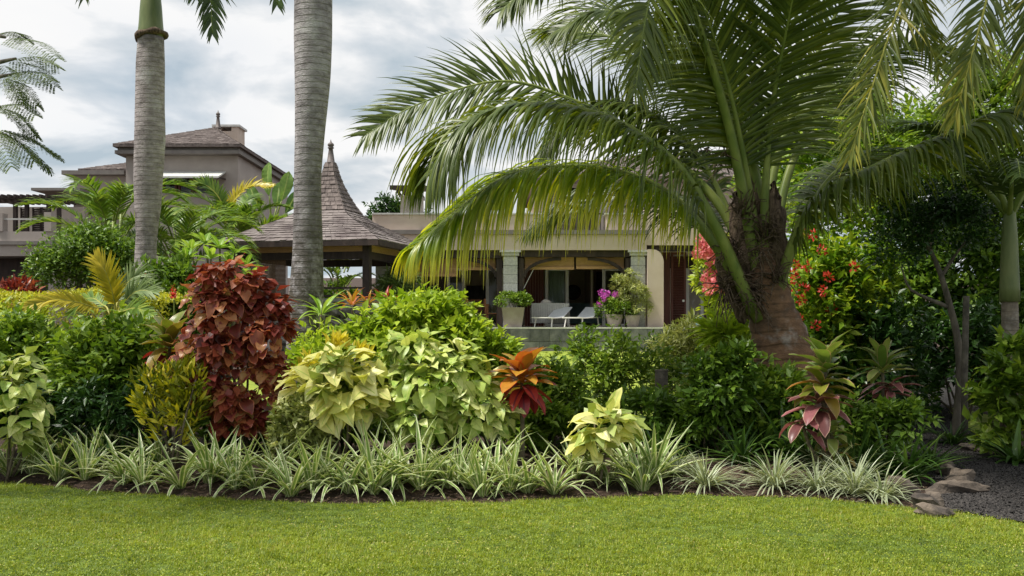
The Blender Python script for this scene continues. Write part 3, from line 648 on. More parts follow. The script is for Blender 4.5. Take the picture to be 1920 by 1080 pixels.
def shingle_rows(sb, A, B, Cc, Dd, step, wdt, rr):
    n = np.cross(B-A, Dd-A); n = n/np.linalg.norm(n); n = n if n[2] > 0 else -n
    sl = np.linalg.norm((Dd+Cc)/2-(A+B)/2); rows = max(2, int(sl/step))
    for i in range(rows):
        t0, t1 = i/rows, min(1, (i+1.12)/rows); a0, b0 = A+(Dd-A)*t0, B+(Cc-B)*t0; a1, b1 = A+(Dd-A)*t1, B+(Cc-B)*t1
        m = max(1, int(np.linalg.norm(b0-a0)/wdt)); cuts = np.sort(np.clip((np.arange(m+1)+rr.uniform(-.18, .18, m+1)+(.5 if i % 2 else 0)*(np.arange(m+1) > 0)*(np.arange(m+1) < m))/m, 0, 1)); cuts[0] = 0; cuts[-1] = 1
        for j in range(m):
            s0, s1 = cuts[j]+.012/m, cuts[j+1]-.012/m; lf = .028+rr.uniform(-.008, .010); dn = rr.uniform(-.02, .015)*(a0-a1)/ (np.linalg.norm(a0-a1)+1e-6)
            q = [a0+(b0-a0)*s0+n*lf+dn, a0+(b0-a0)*s1+n*lf+dn, a1+(b1-a1)*s1+n*.008, a1+(b1-a1)*s0+n*.008]
            lo = [a0+(b0-a0)*s0-n*.01+dn, a0+(b0-a0)*s1-n*.01+dn]
            sb.add(q+lo, [(0, 1, 2, 3), (4, 5, 1, 0), (0, 3, 3, 4)][:2])
hip(HR, uX(990), uX(1500), k36-.9, k36+8, uZ(338), uZ(338)+1.5, 4.2, 'shingle')
# pergola on its pillar at the end of the balcony
pp = piece('pergola_pillar', HR, 'grey_wall', (hx(752), hx(792), D-.2, D+.45, hz(433)+.004, hz(368)))
for i in range(5):
    yy = D-.35+i*.35; piece('pergola_rafter', HR, 'timber', (hx(733)+i*.07, hx(800), yy, yy+.09, hz(358)+i*.03, hz(350)+i*.03))
piece('pergola_beam', HR, 'timber', (hx(757), hx(764), D-.5, D+1.5, hz(366), hz(359)), (hx(782), hx(789), D-.5, D+1.5, hz(366), hz(359)))
wpart('pergola_bracket', MB().bar((hx(758), D-.1, hz(378)), (hx(746), D-.1, hz(358)), .05), M['timber'], HR)
# timber beams, posts, arched brackets, blinds
piece('timber_beam', HR, 'timber', (hx(735), hx(944)-.06, D-.16, D+.16, hz(484), hz(470)), (hx(971)+.06, hx(1182)-.03, D-.16, D+.16, hz(482), hz(470)), (hx(1208)+.06, hx(1332), D-.16, D+.16, hz(471), hz(461)))
def bracket(px, s):
    mb = MB(); pts = []; R_ = .95
    for i in range(9):
        a = PI/2*i/8; pts.append((hx(px)+s*R_*(1-math.cos(a))*1.25, D, hz(520)+(hz(485)-hz(520))*math.sin(a)))
    for a, b in zip(pts[:-1], pts[1:]): mb.bar(a, b, .05, .055, up=(0, 1, 0))
    wpart('bracket', mb, M['timber'], HR)
for a, b, s in ((972, 983, 1), (930, 943, -1), (1171, 1182, -1), (733, 744, 1)):
    piece('timber_post', HR, 'timber', (hx(a)+.02, hx(b)-.02, D-.09, D+.09, TZ, hz(484))); bracket(b if s > 0 else a, s)
def blind(pa, pb, ya, yb, ydep=D+.22):
    mb = MB(); z0, z1 = hz(yb), hz(ya); n = int((z1-z0)/.035); dx = hx(pa); ex = hx(pb)
    for i in range(n): mb.box(dx, ex, ydep-.008, ydep+.008, z0+i*.035+.002, z0+i*.035+.033)
    b = wpart('blind', mb, M['blind'], HR)
    piece('blind_roll', b, 'blind', (dx, ex, ydep-.05, ydep-.01, z0-.05, z0+.04))
blind(984, 1077, 478, 502); blind(1081, 1171, 478, 501); blind(862, 929, 482, 503); blind(745, 858, 482, 515)
wpart('blind_cord', MB().bar((hx(1000), D+.1, hz(505)), (hx(982), D-.15, hz(541)), .008), M['coping'], HR)
# glazed wall at y=35
k35 = 35.0
gX_ = lambda px: XY(px, k35); gZ = lambda py: ZZ(py, k35)
fz0, fz1 = TZ, gZ(503)
def sash(a, b):
    f = piece('sliding_door', HR, 'white', (gX_(a), gX_(a)+.11, k35-.04, k35+.04, fz0, fz1), (gX_(b)-.11, gX_(b), k35-.04, k35+.04, fz0, fz1), (gX_(a)+.11, gX_(b)-.11, k35-.035, k35+.035, fz1-.09, fz1), (gX_(a)+.11, gX_(b)-.11, k35-.035, k35+.035, fz0, fz0+.09))
    piece('pane', f, 'glass', (gX_(a)+.11, gX_(b)-.11, k35-.006, k35+.006, fz0+.09, fz1-.09))
for a, b in ((1022, 1066), (1129, 1176), (838, 872), (911, 943), (1286, 1319)): sash(a, b)
piece('door_jamb', HR, 'white', (gX_(1376), gX_(1381), k35-.05, k35+.05, fz0, fz1), (gX_(1376), gX_(1440), k35+.3, k35+.34, fz0, fz1-.1))
piece('dark_screen', HR, 'redwood', *[(gX_(984)+i*.095, gX_(984)+i*.095+.088, k35-.08, k35-.04, fz0, fz1) for i in range(7)])
piece('dark_screen', HR, 'timber', *[(gX_(790)+i*.12, gX_(790)+i*.12+.112, k35-.08, k35-.04, fz0, fz1) for i in range(7)])
piece('inner_lintel', HR, 'timber', (gX_(750), gX_(1440), k35-.1, k35+.1, fz1+.003, hz(470)))
# rooms
rz1 = hz(470)
piece('room_wall', HR, 'interior', (gX_(760), gX_(1240), 39.4, 39.5, TZ, rz1), (gX_(1113), gX_(1117), 36.2, 39.4, TZ, rz1), (gX_(978), gX_(983), k35-.02, 39.4, TZ, rz1), (gX_(1182), gX_(1186), k35, 39.4, TZ, rz1), (gX_(1240), gX_(1460), 40, 40.1, TZ, rz1))
piece('room_ceiling', HR, 'interior', (gX_(750), gX_(1460), D+.33, 40.1, rz1+.02, rz1+.1))
piece('room_floor', HR, 'darkfloor', (gX_(750), gX_(1460), 36.4, 40.1, TZ-.2, TZ-.02))
piece('side_wall', HR, 'grey_wall', (gX_(748), gX_(756), k35, 40, TZ, rz1))
cm = MB()
for i in range(9): cm.tube([(gX_(1031)+i*.06, k35+.18+.03*(i % 2), fz0+.02), (gX_(1031)+i*.06, k35+.18+.03*(i % 2), fz1-.05)], .036, 8)
wpart('curtain', cm, M['curtain'], HR, True)
# beige wing wall with a rounded shoulder, shutters
a, b = hx(1210)+.02, hx(1241); zt = hz(469); poly = [(a, TZ-.3), (b, TZ-.3), (b, hz(492))]+[(b-.34+.34*math.cos(t), hz(492)+(zt-hz(492))*math.sin(t)) for t in np.linspace(.15, PI/2, 6)]+[(a, zt)]
if len(poly) % 2: poly.insert(1, ((a+b)/2, TZ-.3))
v = MB(); c0 = np.array([(np.mean([p[0] for p in poly]), 31.62, np.mean([p[1] for p in poly]))]); m = len(poly)
vv = [(x, 31.62, z) for x, z in poly]+[(x, 31.98, z) for x, z in poly]+[tuple(c0[0]), (c0[0][0], 31.98, c0[0][2])]
v.add(vv, [(i, (i+1) % m, m+(i+1) % m, m+i) for i in range(m)]+[(2*m, 2*m, (i+1) % m, i)[1:]+(2*m,) for i in range(0)])
me_v = vv; ff = [(i, (i+1) % m, 2*m) for i in range(m)]+[(m+(i+1) % m, m+i, 2*m+1) for i in range(m)]
wpart('wing_wall', v, M['render_wall'], HR)
o = obj('wing_wall_face', mesh_np('wing_wall_face', np.array(me_v), np.array(ff), M['render_wall']), HR); o.location = -HR.location
piece('upper_wing_wall', HR, 'render_wall', (hx(1208)+.01, hx(1305), D-.3, D+.3, hz(461)+.003, hz(392)))
kS = 33.0; sX = lambda px: XY(px, kS); sZ = lambda py: ZZ(py, kS)
piece('shutter_panel', HR, 'redwood', (sX(1241), sX(1257)-.01, kS, kS+.06, TZ, sZ(472)))
for pa, pb in ((1258, 1286),):
    sh = piece('shutter', HR, 'redwood', (sX(pa), sX(pa)+.07, kS-.03, kS+.03, TZ, sZ(472)), (sX(pb)-.07, sX(pb), kS-.03, kS+.03, TZ, sZ(472)), (sX(pa)+.07, sX(pb)-.07, kS-.028, kS+.028, TZ, TZ+.14), (sX(pa)+.07, sX(pb)-.07, kS-.028, kS+.028, sZ(472)-.1, sZ(472)))
    mb = MB(); z = TZ+.16
    while z < sZ(472)-.13:
        mb.obox(((sX(pa)+sX(pb))/2, kS, z), (1, 0, 0), (0, .8, -.6), (0, .6, .8), (sX(pb)-sX(pa))/2-.07, .035, .006); z += .055
    wpart('louvres', mb, M['redwood'], sh, kind='stuff')
    piece('shutter_knob', sh, 'white', (sX(1279), sX(1283), kS-.05, kS-.031, sZ(566), sZ(562)))
# terrace furniture and pots
def lounger(px, d, label):
    r = thing('sun_lounger', label, 'sun lounger', (XY(px, d), d, TZ), 'sun loungers on the terrace')
    for sx in (-.31, .31):
        for y in (-.55, .62):
            wob = MB().bar((sx, y, 0), (sx*.94, y+(.08 if y < 0 else -.05), .3), .016); obj('leg', wob.mesh('leg', M['metal']), r)
        obj('side_rail', MB().tube(catmull([(sx*.97, -.72, .30), (sx*.97, -.3, .285), (sx*.97, .2, .30), (sx*.97, .72, .31)], 10), .02, 8).mesh('side_rail', M['metal'], True), r)
    obj('seat', MB().add([(x, y, .305-.035*math.sin(PI*(y+.72)/1.0)) for y in np.linspace(-.72, .25, 7) for x in (-.29, .29)], [(2*i, 2*i+1, 2*i+3, 2*i+2) for i in range(6)]).mesh('seat', M['sling']), r)
    b = obj('backrest', MB().obox((0, .56, .47), (1, 0, 0), (0, .883, .469), (0, -.469, .883), .29, .36, .012).mesh('backrest', M['sling']), r)
    obj('cross_bar', MB().bar((-.3, -.72, .30), (.3, -.72, .30), .016).bar((-.3, .25, .29), (.3, .25, .29), .014).mesh('cross_bar', M['metal']), r)
    r.rotation_euler.z = -.55; return r
lounger(1034, 31.9, 'white sling sun lounger beside the grey wicker sofa'); lounger(1090, 31.9, 'white sling sun lounger beside the magenta flowering pot shrub')
r = thing('wicker_sofa', 'grey wicker sofa behind the white loungers', 'sofa', (XY(1031, 33), 33, TZ)); 
obj('backrest', MB().box(-.62, .62, -.36, -.26, .12, .78).mesh('backrest', M['wicker']), r); obj('seat', MB().box(-.55, .55, -.258, .4, .15, .42).mesh('seat', M['wicker']), r)
for s in (-1, 1): obj('armrest', MB().box(s*.59-.06, s*.59+.06, -.255, .4, .12, .62).mesh('armrest', M['wicker']), r)
obj('wicker_strands', MB().add(np.concatenate([np.array([(x-.02, -.375, .14), (x+.02, -.375, .14), (x+.02, -.375, .76), (x-.02, -.375, .76)]) for x in np.arange(-.58, .6, .075)]), [(4*i, 4*i+1, 4*i+2, 4*i+3) for i in range(16)]).mesh('wicker_strands', M['coping']), r, kind='stuff')
for s in (-.5, .5): obj('leg', MB().box(s-.04, s+.04, -.34, -.26, 0, .12).mesh('leg', M['timber']), r)
rp = np.array([(.0, -.1, .80), (.2, 0, .88), (.3, .1, .80)]); obj('cushion', MB().tube(catmull([(-.25, -.2, .72), (-.15, -.2, .82), (.0, -.2, .74)], 8), .1, 8).mesh('cushion', M['linen'], True), r)
r = thing('daybed', 'dark teal daybed inside the open doorway', 'sofa', (XY(1100, 36.5), 36.5, TZ)); obj('seat', MB().box(-.8, .8, -.4, .4, .1, .45).mesh('seat', M['teal']), r); obj('backrest', MB().box(-.8, .8, .28, .42, .455, .85).mesh('backrest', M['teal']), r)
for s in (-.72, .72): obj('leg', MB().box(s-.04, s+.04, -.35, -.27, -.05, .098).mesh('leg', M['timber']), r)
def chair(px, d, rz, label):
    r = thing('dining_chair', label, 'chair', (XY(px, d), d, TZ), 'teak dining chairs'); r.rotation_euler.z = rz
    obj('seat', MB().box(-.22, .22, -.22, .22, .42, .455).mesh('seat', M['teak']), r)
    for sx in (-.19, .19):
        obj('leg', MB().box(sx-.022, sx+.022, -.21, -.166, 0, .418).mesh('leg', M['teak']), r); obj('leg', MB().bar((sx, .2, 0), (sx, .24, .92), .022).mesh('leg', M['teak']), r)
    for z in (.58, .69, .80, .9): obj('slat', MB().box(-.166, .166, .215, .235, z-.035, z+.035).mesh('slat', M['teak']), r)
chair(870, 32.6, 2.9, 'teak dining chair tucked under the near side of the teak table'); chair(922, 33.0, 1.7, 'teak dining chair at the table end beside the planter'); chair(893, 34.0, .1, 'teak dining chair at the far side of the teak table')
r = thing('dining_table', 'orange teak dining table on the terrace', 'table', (XY(882, 33.2), 33.2, TZ))
for i in range(6): obj('plank', MB().box(-.62, .62, -.42+i*.14, -.42+i*.14+.132, .71, .75).mesh('plank', M['teak']), r)
for sx in (-.56, .56):
    for sy in (-.36, .36): obj('leg', MB().box(sx-.045, sx+.045, sy-.045, sy+.045, 0, .708).mesh('leg', M['teak']), r)
def pot_mesh(r0, r1, h, n=20, belly=0):
    zs = np.linspace(0, 1, 9); pts = [(0, 0, h*z) for z in zs]; rad = [r0+(r1-r0)*z+belly*math.sin(PI*z) for z in zs]
    return MB().tube(pts, rad, n)
r = thing('planter', 'square tapered planter filled with a dense clipped green bush', 'planter', (XY(962, 31.45), 31.45, TZ))
v = np.array([(sx*q, sy*q, z) for z, q in ((0, .27), (.62, .36)) for sx, sy in ((-1, -1), (1, -1), (1, 1), (-1, 1))]); obj('pot', MB().add(v, [(0, 1, 5, 4), (1, 2, 6, 5), (2, 3, 7, 6), (3, 0, 4, 7), (3, 2, 1, 0), (4, 5, 6, 7)]).mesh('pot', M['pot']), r)
pr_ = np.random.default_rng(4); pos, out, tint = lobe_cloud(pr_, [(0, 0, .80, .52, .45, .26), (-.2, -.1, .85, .32, .3, .2), (.22, 0, .84, .32, .3, .2)], 2200, .1); Y, Z = leaf_dirs(pr_, out, .1)
foliage('foliage', r, tpl_small(.55), M['mid'], pos, Y, Z, pr_.uniform(.05, .09, len(pos)), tint); stems(r, pr_, [(0, 0, .8, .3, .3, .2)], M['stem'], 3)
for px, d, s, lab in ((1311, 30.7, .8, 'small blue glazed round jar on the terrace edge'), (1392, 30.6, 1.0, 'larger blue glazed round jar near the palm trunk')):
    r = thing('glazed_jar', lab, 'jar', (XY(px, 31.25), 31.25, TZ)); obj('body', pot_mesh(.1*s, .12*s, .36*s, 20, .12*s).mesh('body', M['bluepot'], True), r); obj('rim', MB().tube([(0, 0, .35*s), (0, 0, .385*s)], [.135*s, .14*s], 20).mesh('rim', M['bluepot'], True), r)
r = thing('bed', 'bed with pale grey linen seen through the doorway', 'bed', (XY(1358, 36.8), 36.8, TZ)); obj('mattress', MB().box(-.55, .5, -.6, 1.2, .28, .60).mesh('mattress', M['linen']), r); obj('bed_skirt', MB().box(-.52, .47, -.58, 1.2, 0, .278).mesh('bed_skirt', M['linen']), r); obj('headboard', MB().box(-.6, .55, 1.21, 1.3, 0, 1.2).mesh('headboard', M['timber']), r)
r = obj('round_mirror', MB().tube([(0, .04, 0), (0, 0, 0)], [.25, .25], 24).mesh('round_mirror', M['black']), loc=(XY(1075, 39.2), 39.3, ZZ(548, 39.2)), label='round dark wall mirror inside the living room', cat='mirror')
obj('frame', MB().tube([(.27*math.cos(a), -.01, .27*math.sin(a)) for a in np.linspace(0, 2*PI, 25)], .03, 6).mesh('frame', M['redwood'], True), r)
def picture(px0, px1, py0, py1, d, label):
    cx, cz = XY((px0+px1)/2, d), ZZ((py0+py1)/2, d); hw, hh = XY(px1, d)/2-XY(px0, d)/2, (ZZ(py0, d)-ZZ(py1, d))/2
    r = obj('picture', MB().box(-hw, hw, -.01, .03, -hh, hh).mesh('picture', M['black']), loc=(cx, d, cz), label=label, cat='picture')
    obj('frame', MB().box(-hw-.04, -hw-.002, -.03, .03, -hh, hh).box(hw+.002, hw+.04, -.03, .03, -hh, hh).box(-hw-.04, hw+.04, -.03, .03, hh+.002, hh+.04).box(-hw-.04, hw+.04, -.03, .03, -hh-.04, -hh-.002).mesh('frame', M['timber']), r)
picture(877, 908, 538, 562, 39.3, 'dark framed picture on the dining room wall'); picture(1120, 1130, 512, 552, 39.3, 'tall dark framed picture on the living room wall')

# ---------------------------------------------------------------- garden pavilion
u_ = np.array((.974, -.226, 0)); v_ = np.array((.226, .974, 0)); gc = np.array((-5.44, 29.9, 0)); gz = TZ
PR_ = thing('garden_pavilion', 'open garden pavilion with a curved shingled spire roof', 'pavilion', (gc[0], gc[1], .6))
prof = [(6.32, .12), (6.0, .19), (5.7, .28), (5.4, .40), (5.1, .55), (4.8, .74), (4.62, .95), (4.45, 1.24), (4.2, 1.72), (3.98, 2.12), (3.78, 2.45)]
cs = [(u_*sx+v_*sy) for sx, sy in ((-1, -1), (1, -1), (1, 1), (-1, 1))]
mb = MB()
for (z0, a0), (z1, a1) in zip(prof[:-1], prof[1:]):
    V = [gc+c*a0+np.array((0, 0, z0)) for c in cs]+[gc+c*a1+np.array((0, 0, z1)) for c in cs]
    mb.add(V, [(i, i+4, (i+1) % 4+4, (i+1) % 4) for i in range(4)])
rf = wpart('roof', mb, M['shingle2'], PR_)
piece_ = MB()
for i in range(4):
    A = gc+cs[i]*2.44+np.array((0, 0, 3.70)); B = gc+cs[(i+1) % 4]*2.44+np.array((0, 0, 3.70)); piece_.bar(A, B, .025, .07)
wpart('fascia_board', piece_, M['timber'], PR_)
sb = MB(); rr = np.random.default_rng(8)
for (z0, a0), (z1, a1) in zip(prof[5:-1], prof[6:]):
    for i in range(4):
        c, c2 = cs[i], cs[(i+1) % 4]
        shingle_rows(sb, gc+c*a1+np.array((0, 0, z1)), gc+c2*a1+np.array((0, 0, z1)), gc+c2*a0+np.array((0, 0, z0)), gc+c*a0+np.array((0, 0, z0)), .13, .15, rr)
wpart('shingles', sb, M['shingle2'], rf, kind='stuff')
# spire shingles, one by one
zs = np.linspace(4.82, 6.30, 12)
pz = [p[0] for p in prof][::-1]; pa = [p[1] for p in prof][::-1]
for k in range(11):
    a0, a1 = np.interp(zs[k], pz, pa), np.interp(min(zs[k+1]+.02, 6.32), pz, pa); m = max(1, int(round(2*a0/.19)))
    for i in range(4):
        c, c2 = cs[i], cs[(i+1) % 4]
        A, B = gc+c*a0+np.array((0, 0, zs[k])), gc+c2*a0+np.array((0, 0, zs[k])); C_, D_ = gc+c2*a1+np.array((0, 0, zs[k+1]+.02)), gc+c*a1+np.array((0, 0, zs[k+1]+.02))
        n_ = np.cross(B-A, D_-A); n_ /= np.linalg.norm(n_); n_ = n_ if np.dot(n_, A+B-2*gc) > 0 else -n_
        for j in range(m):
            s0, s1 = j/m+.03/m, (j+1)/m-.03/m; lf = .03+rr.uniform(-.006, .01)
            lo = [A+(B-A)*s0, A+(B-A)*s1]; hi_ = [D_+(C_-D_)*s1, D_+(C_-D_)*s0]
            V = np.array([lo[0]+n_*lf, lo[1]+n_*lf, hi_[0]+n_*.012, hi_[1]+n_*.012, lo[0], lo[1], hi_[0], hi_[1]]); cc = V.mean(0)
            o = obj('shingle', mesh_np('shingle', V-cc, [(0, 1, 2, 3), (7, 6, 5, 4), (4, 5, 1, 0), (5, 6, 2, 1), (6, 7, 3, 2), (7, 4, 0, 3)], M['shingle']), rf); o.location = tuple(cc)
fz = 6.3
def finial(root, c, z0, h, r, name='finial'):
    t = [(0, 1.), (.06, 1.05), (.08, .8), (.5, .5), (.62, .42), (.64, .62), (.68, .62), (.70, .4), (.74, .62), (.79, .66), (.84, .5), (.88, .22), (.94, .10), (1, .04)]
    return wpart(name, MB().tube([(c[0], c[1], z0+h*a) for a, b in t], [r*b for a, b in t], 14), M['zinc'], root, True)
finial(PR_, gc, fz-.02, .74, .15)
for sx, sy in ((-1, -1), (1, -1), (1, 1), (-1, 1)):
    p = gc+(u_*sx+v_*sy)*1.9; p = p+np.array((0, 0, 0)); wpart('post', MB().obox(p+np.array((0, 0, (gz+3.7)/2)), u_, v_, (0, 0, 1), .1, .1, (3.7-gz)/2), M['timber'], PR_)
fl = MB().obox(gc+np.array((0, 0, gz-.4)), u_, v_, (0, 0, 1), 2.2, 2.2, .398); wpart('floor', fl, M['floor_tile'], PR_)
for i in range(4):
    a = gc+cs[i]*1.9; b = gc+cs[(i+1) % 4]*1.9; z = np.array((0, 0, 1)); t = (b-a)/np.linalg.norm(b-a)
    wpart('eaves_beam', MB().bar(a+t*.11+z*3.40, b-t*.11+z*3.40, .07, .1), M['timber'], PR_)
    q = MB()
    for kk in range(6): q.bar(a+t*.12+z*(3.52+kk*.03)+cs[i]*.06, b-t*.12+z*(3.52+kk*.03)+cs[(i+1) % 4]*.06, .012, .013)
    wpart('rolled_blind', q, M['blind'], PR_)
a = gc+cs[0]*1.9; b = gc+cs[1]*1.9; t = (b-a)/np.linalg.norm(b-a); q = MB()
for kk in range(42): q.bar(a+t*.12+np.array((0, 0, TZ+.55+kk*.036)), a+t*1.35+np.array((0, 0, TZ+.55+kk*.036)), .006, .015)
M['brownscreen'] = pmat('brown_screen', (.085, .05, .032), (.15, .09, .055), 30, .9, .2)
wpart('woven_screen', q, M['brownscreen'], PR_)
for kk in (0.9, 1.12): wpart('handrail', MB().bar(a+t*1.5+np.array((0, 0, TZ+kk)), b-t*.12+np.array((0, 0, TZ+kk)), .025), M['timber'], PR_)
# stone wall in front of the pavilion
SW = thing('stone_wall', 'low rough basalt wall with grey coping in front of the pavilion', 'wall', (XY(650, 25.4), 25.4, .55))
wy = 25.4; wx0, wx1 = XY(505, wy), XY(790, wy); zt = ZZ(566, wy)
piece('core', SW, 'basalt', (wx0, wx1, wy+.06, wy+.4, .3, zt)); piece('coping', SW, 'slate', (wx0-.05, wx1+.05, wy-.03, wy+.45, zt+.002, zt+.09))
x = wx0; rr = np.random.default_rng(12); row = 0; zc = zt-.2
while zc > .5:
    x = wx0+rr.uniform(0, .15)
    while x < wx1-.1:
        w2 = rr.uniform(.17, .27); o = rock(0, 0, 1, w2, .1, .185, None, int(rr.integers(9999)), 0, 'basalt', 'stone', None); o.parent = SW; o.location = (x+w2-SW.location.x, .03, zc-SW.location.z); x += 2*w2*.98
    zc -= .36

# ---------------------------------------------------------------- upper house on the slope
D2 = 45.0; ux = lambda px, d=D2: XY(px, d); uz = lambda py, d=D2: ZZ(py, d)
UH = thing('hillside_house', 'taupe hillside house with hipped shingle roofs, finials and a chimney', 'house', (ux(345), 49, 1.2))
ez = uz(292)
piece('wall', UH, 'grey_wall', (ux(236), ux(446), D2, D2+.3, 1.0, uz(362)), (ux(236), ux(302), D2, D2+.3, uz(362)+.002, ez), (ux(392), ux(446), D2, D2+.3, uz(362)+.002, ez), (ux(302)+.002, ux(392)-.002, D2, D2+.3, uz(330), ez), (ux(446)-.3, ux(446), D2+.302, D2+10, 1.0, ez), (ux(236), ux(236)+.3, D2+.302, D2+10, 1.0, ez))
for a, b in ((304, 330), (333, 361), (364, 390)):
    wf = piece('window', UH, 'redwood', (ux(a), ux(a)+.09, D2+.08, D2+.2, uz(362), uz(330)), (ux(b)-.09, ux(b), D2+.08, D2+.2, uz(362), uz(330)), (ux(a)+.09, ux(b)-.09, D2+.08, D2+.2, uz(334), uz(330)))
    piece('pane', wf, 'glass', (ux(a)+.09, ux(b)-.09, D2+.13, D2+.15, uz(362), uz(334)))
piece('room', UH, 'redwood', (ux(302), ux(392), D2+1.2, D2+1.3, uz(375), uz(325)))
piece('cornice', UH, 'cornice', (ux(224), ux(455), D2-.55, D2+10.5, ez+.003, ez+.16), (ux(227), ux(452), D2-.4, D2+10.3, ez+.163, ez+.3))
hip(UH, ux(222), ux(456)+.05, D2-.65, D2+10.6, ez+.42, ez+2.25, 2.95, 'shingle')
finial(UH, (ux(410, 50), D2+4.9), ez+2.15, .95, .16); finial(UH, (ux(330, 52), D2+4.9), ez+2.05, .8, .15)
ch = piece('chimney', UH, 'render_wall', (ux(402, 51), ux(446, 51), 51, 52.3, ez+1.0, ZZ(246, 51)), (ux(402, 51), ux(414, 51), 51, 52.3, ZZ(246, 51)+.002, ZZ(238, 51)), (ux(434, 51), ux(446, 51), 51, 52.3, ZZ(246, 51)+.002, ZZ(238, 51)))
piece('chimney_cap', ch, 'coping', (ux(398, 51), ux(450, 51), 50.9, 52.4, ZZ(238, 51)+.002, ZZ(234, 51)))
aw = wpart('awning', MB().add([(ux(298), D2-.05, uz(322)), (ux(424), D2-.05, uz(322)), (ux(424), D2-1.2, uz(327)-.25), (ux(298), D2-1.2, uz(327)-.25), (ux(298), D2-.05, uz(322)-.06), (ux(424), D2-.05, uz(322)-.06), (ux(424), D2-1.2, uz(327)-.33), (ux(298), D2-1.2, uz(327)-.33)], [(0, 3, 2, 1), (4, 5, 6, 7), (3, 7, 6, 2), (0, 4, 7, 3), (1, 2, 6, 5)]), M['awning'], UH)
for px in (300, 422): wpart('awning_bracket', MB().bar((ux(px), D2-.02, uz(336)), (ux(px), D2-1.1, uz(329)-.25), .03), M['timber'], aw)
# lower wing
D3 = 47.5; wz = ZZ(330, D3)
piece('wing_wall', UH, 'grey_wall', (ux(138, D3), ux(236, D3), D3, D3+.3, 1.0, wz), (ux(138, D3), ux(138, D3)+.3, D3+.302, D3+8, 1, wz))
piece('wing_cornice', UH, 'cornice', (ux(124, D3), ux(240, D3), D3-.5, D3+8, wz+.003, wz+.2)); hip(UH, ux(126, D3)+.6, ux(240, D3)+1.5, D3-.2, D3+8, wz+.3, wz+1.5, 2.8, 'shingle', 'wing_roof')
# balcony house further along
D4 = 40.0; bx_ = lambda px, d=D4: XY(px, d); bz_ = lambda py, d=D4: ZZ(py, d)
BH = thing('balcony_house', 'taupe house with a timber pergola balcony and dark louvred doors', 'house', (bx_(30), 42, 1))
piece('wall', BH, 'grey_wall', (bx_(-120), bx_(98), D4+3, D4+3.3, 1, bz_(372)), (bx_(98)-.3, bx_(98), D4+.3, D4+2.99, 1, bz_(440)))
piece('parapet', BH, 'grey_wall', (bx_(-120), bx_(96), D4, D4+.25, bz_(452), bz_(434))); piece('slab', BH, 'cornice', (bx_(-122), bx_(100), D4-.1, D4+3, bz_(459), bz_(452)-.003))
piece('lower_beam', BH, 'grey_wall', (bx_(-120), bx_(98), D4, D4+.3, bz_(480), bz_(459)-.004)); 
piece('undercroft', BH, 'timber', (bx_(-120), bx_(96), D4+1.5, D4+1.6, .9, bz_(480)))
piece('pier', BH, 'grey_wall', (bx_(84), bx_(97), D4-.06, D4+.36, bz_(434)+.003, bz_(398))); piece('pier', BH, 'grey_wall', (bx_(-4), bx_(6), D4-.06, D4+.36, bz_(434)+.003, bz_(400)))
piece('rail', BH, 'coping', (bx_(6), bx_(84), D4+.05, D4+.12, bz_(412), bz_(409)))
for px in (4, 26, 68, 88): piece('pergola_post', BH, 'timber', (bx_(px)-.07, bx_(px)+.07, D4+1, D4+1.15, bz_(440), bz_(375)))
piece('pergola_beam', BH, 'timber', (bx_(-60), bx_(104), D4+.95, D4+1.2, bz_(375)+.002, bz_(369)))
for i in range(13): piece('pergola_rafter', BH, 'timber', (bx_(-40+i*12), bx_(-40+i*12)+.09, D4+.2, D4+2.9, bz_(369)+.003, bz_(363)))
for a, b in ((31, 48), (49, 66), (8, 24)):
    dr_ = piece('louvred_door', BH, 'timber', (bx_(a), bx_(a)+.05, D4+1.3, D4+1.36, bz_(440), bz_(382)), (bx_(b)-.05, bx_(b), D4+1.3, D4+1.36, bz_(440), bz_(382)))
    mb = MB(); z = bz_(438)
    while z < bz_(383): mb.obox(((bx_(a)+bx_(b))/2, D4+1.33, z), (1, 0, 0), (0, .8, -.6), (0, .6, .8), (bx_(b)-bx_(a))/2-.05, .04, .008); z += .075
    wpart('louvres', mb, M['timber'], dr_, kind='stuff')
piece('roof_slab', BH, 'cornice', (bx_(58, 44), bx_(150, 44), 44, 49, ZZ(357, 44), ZZ(352, 44)))
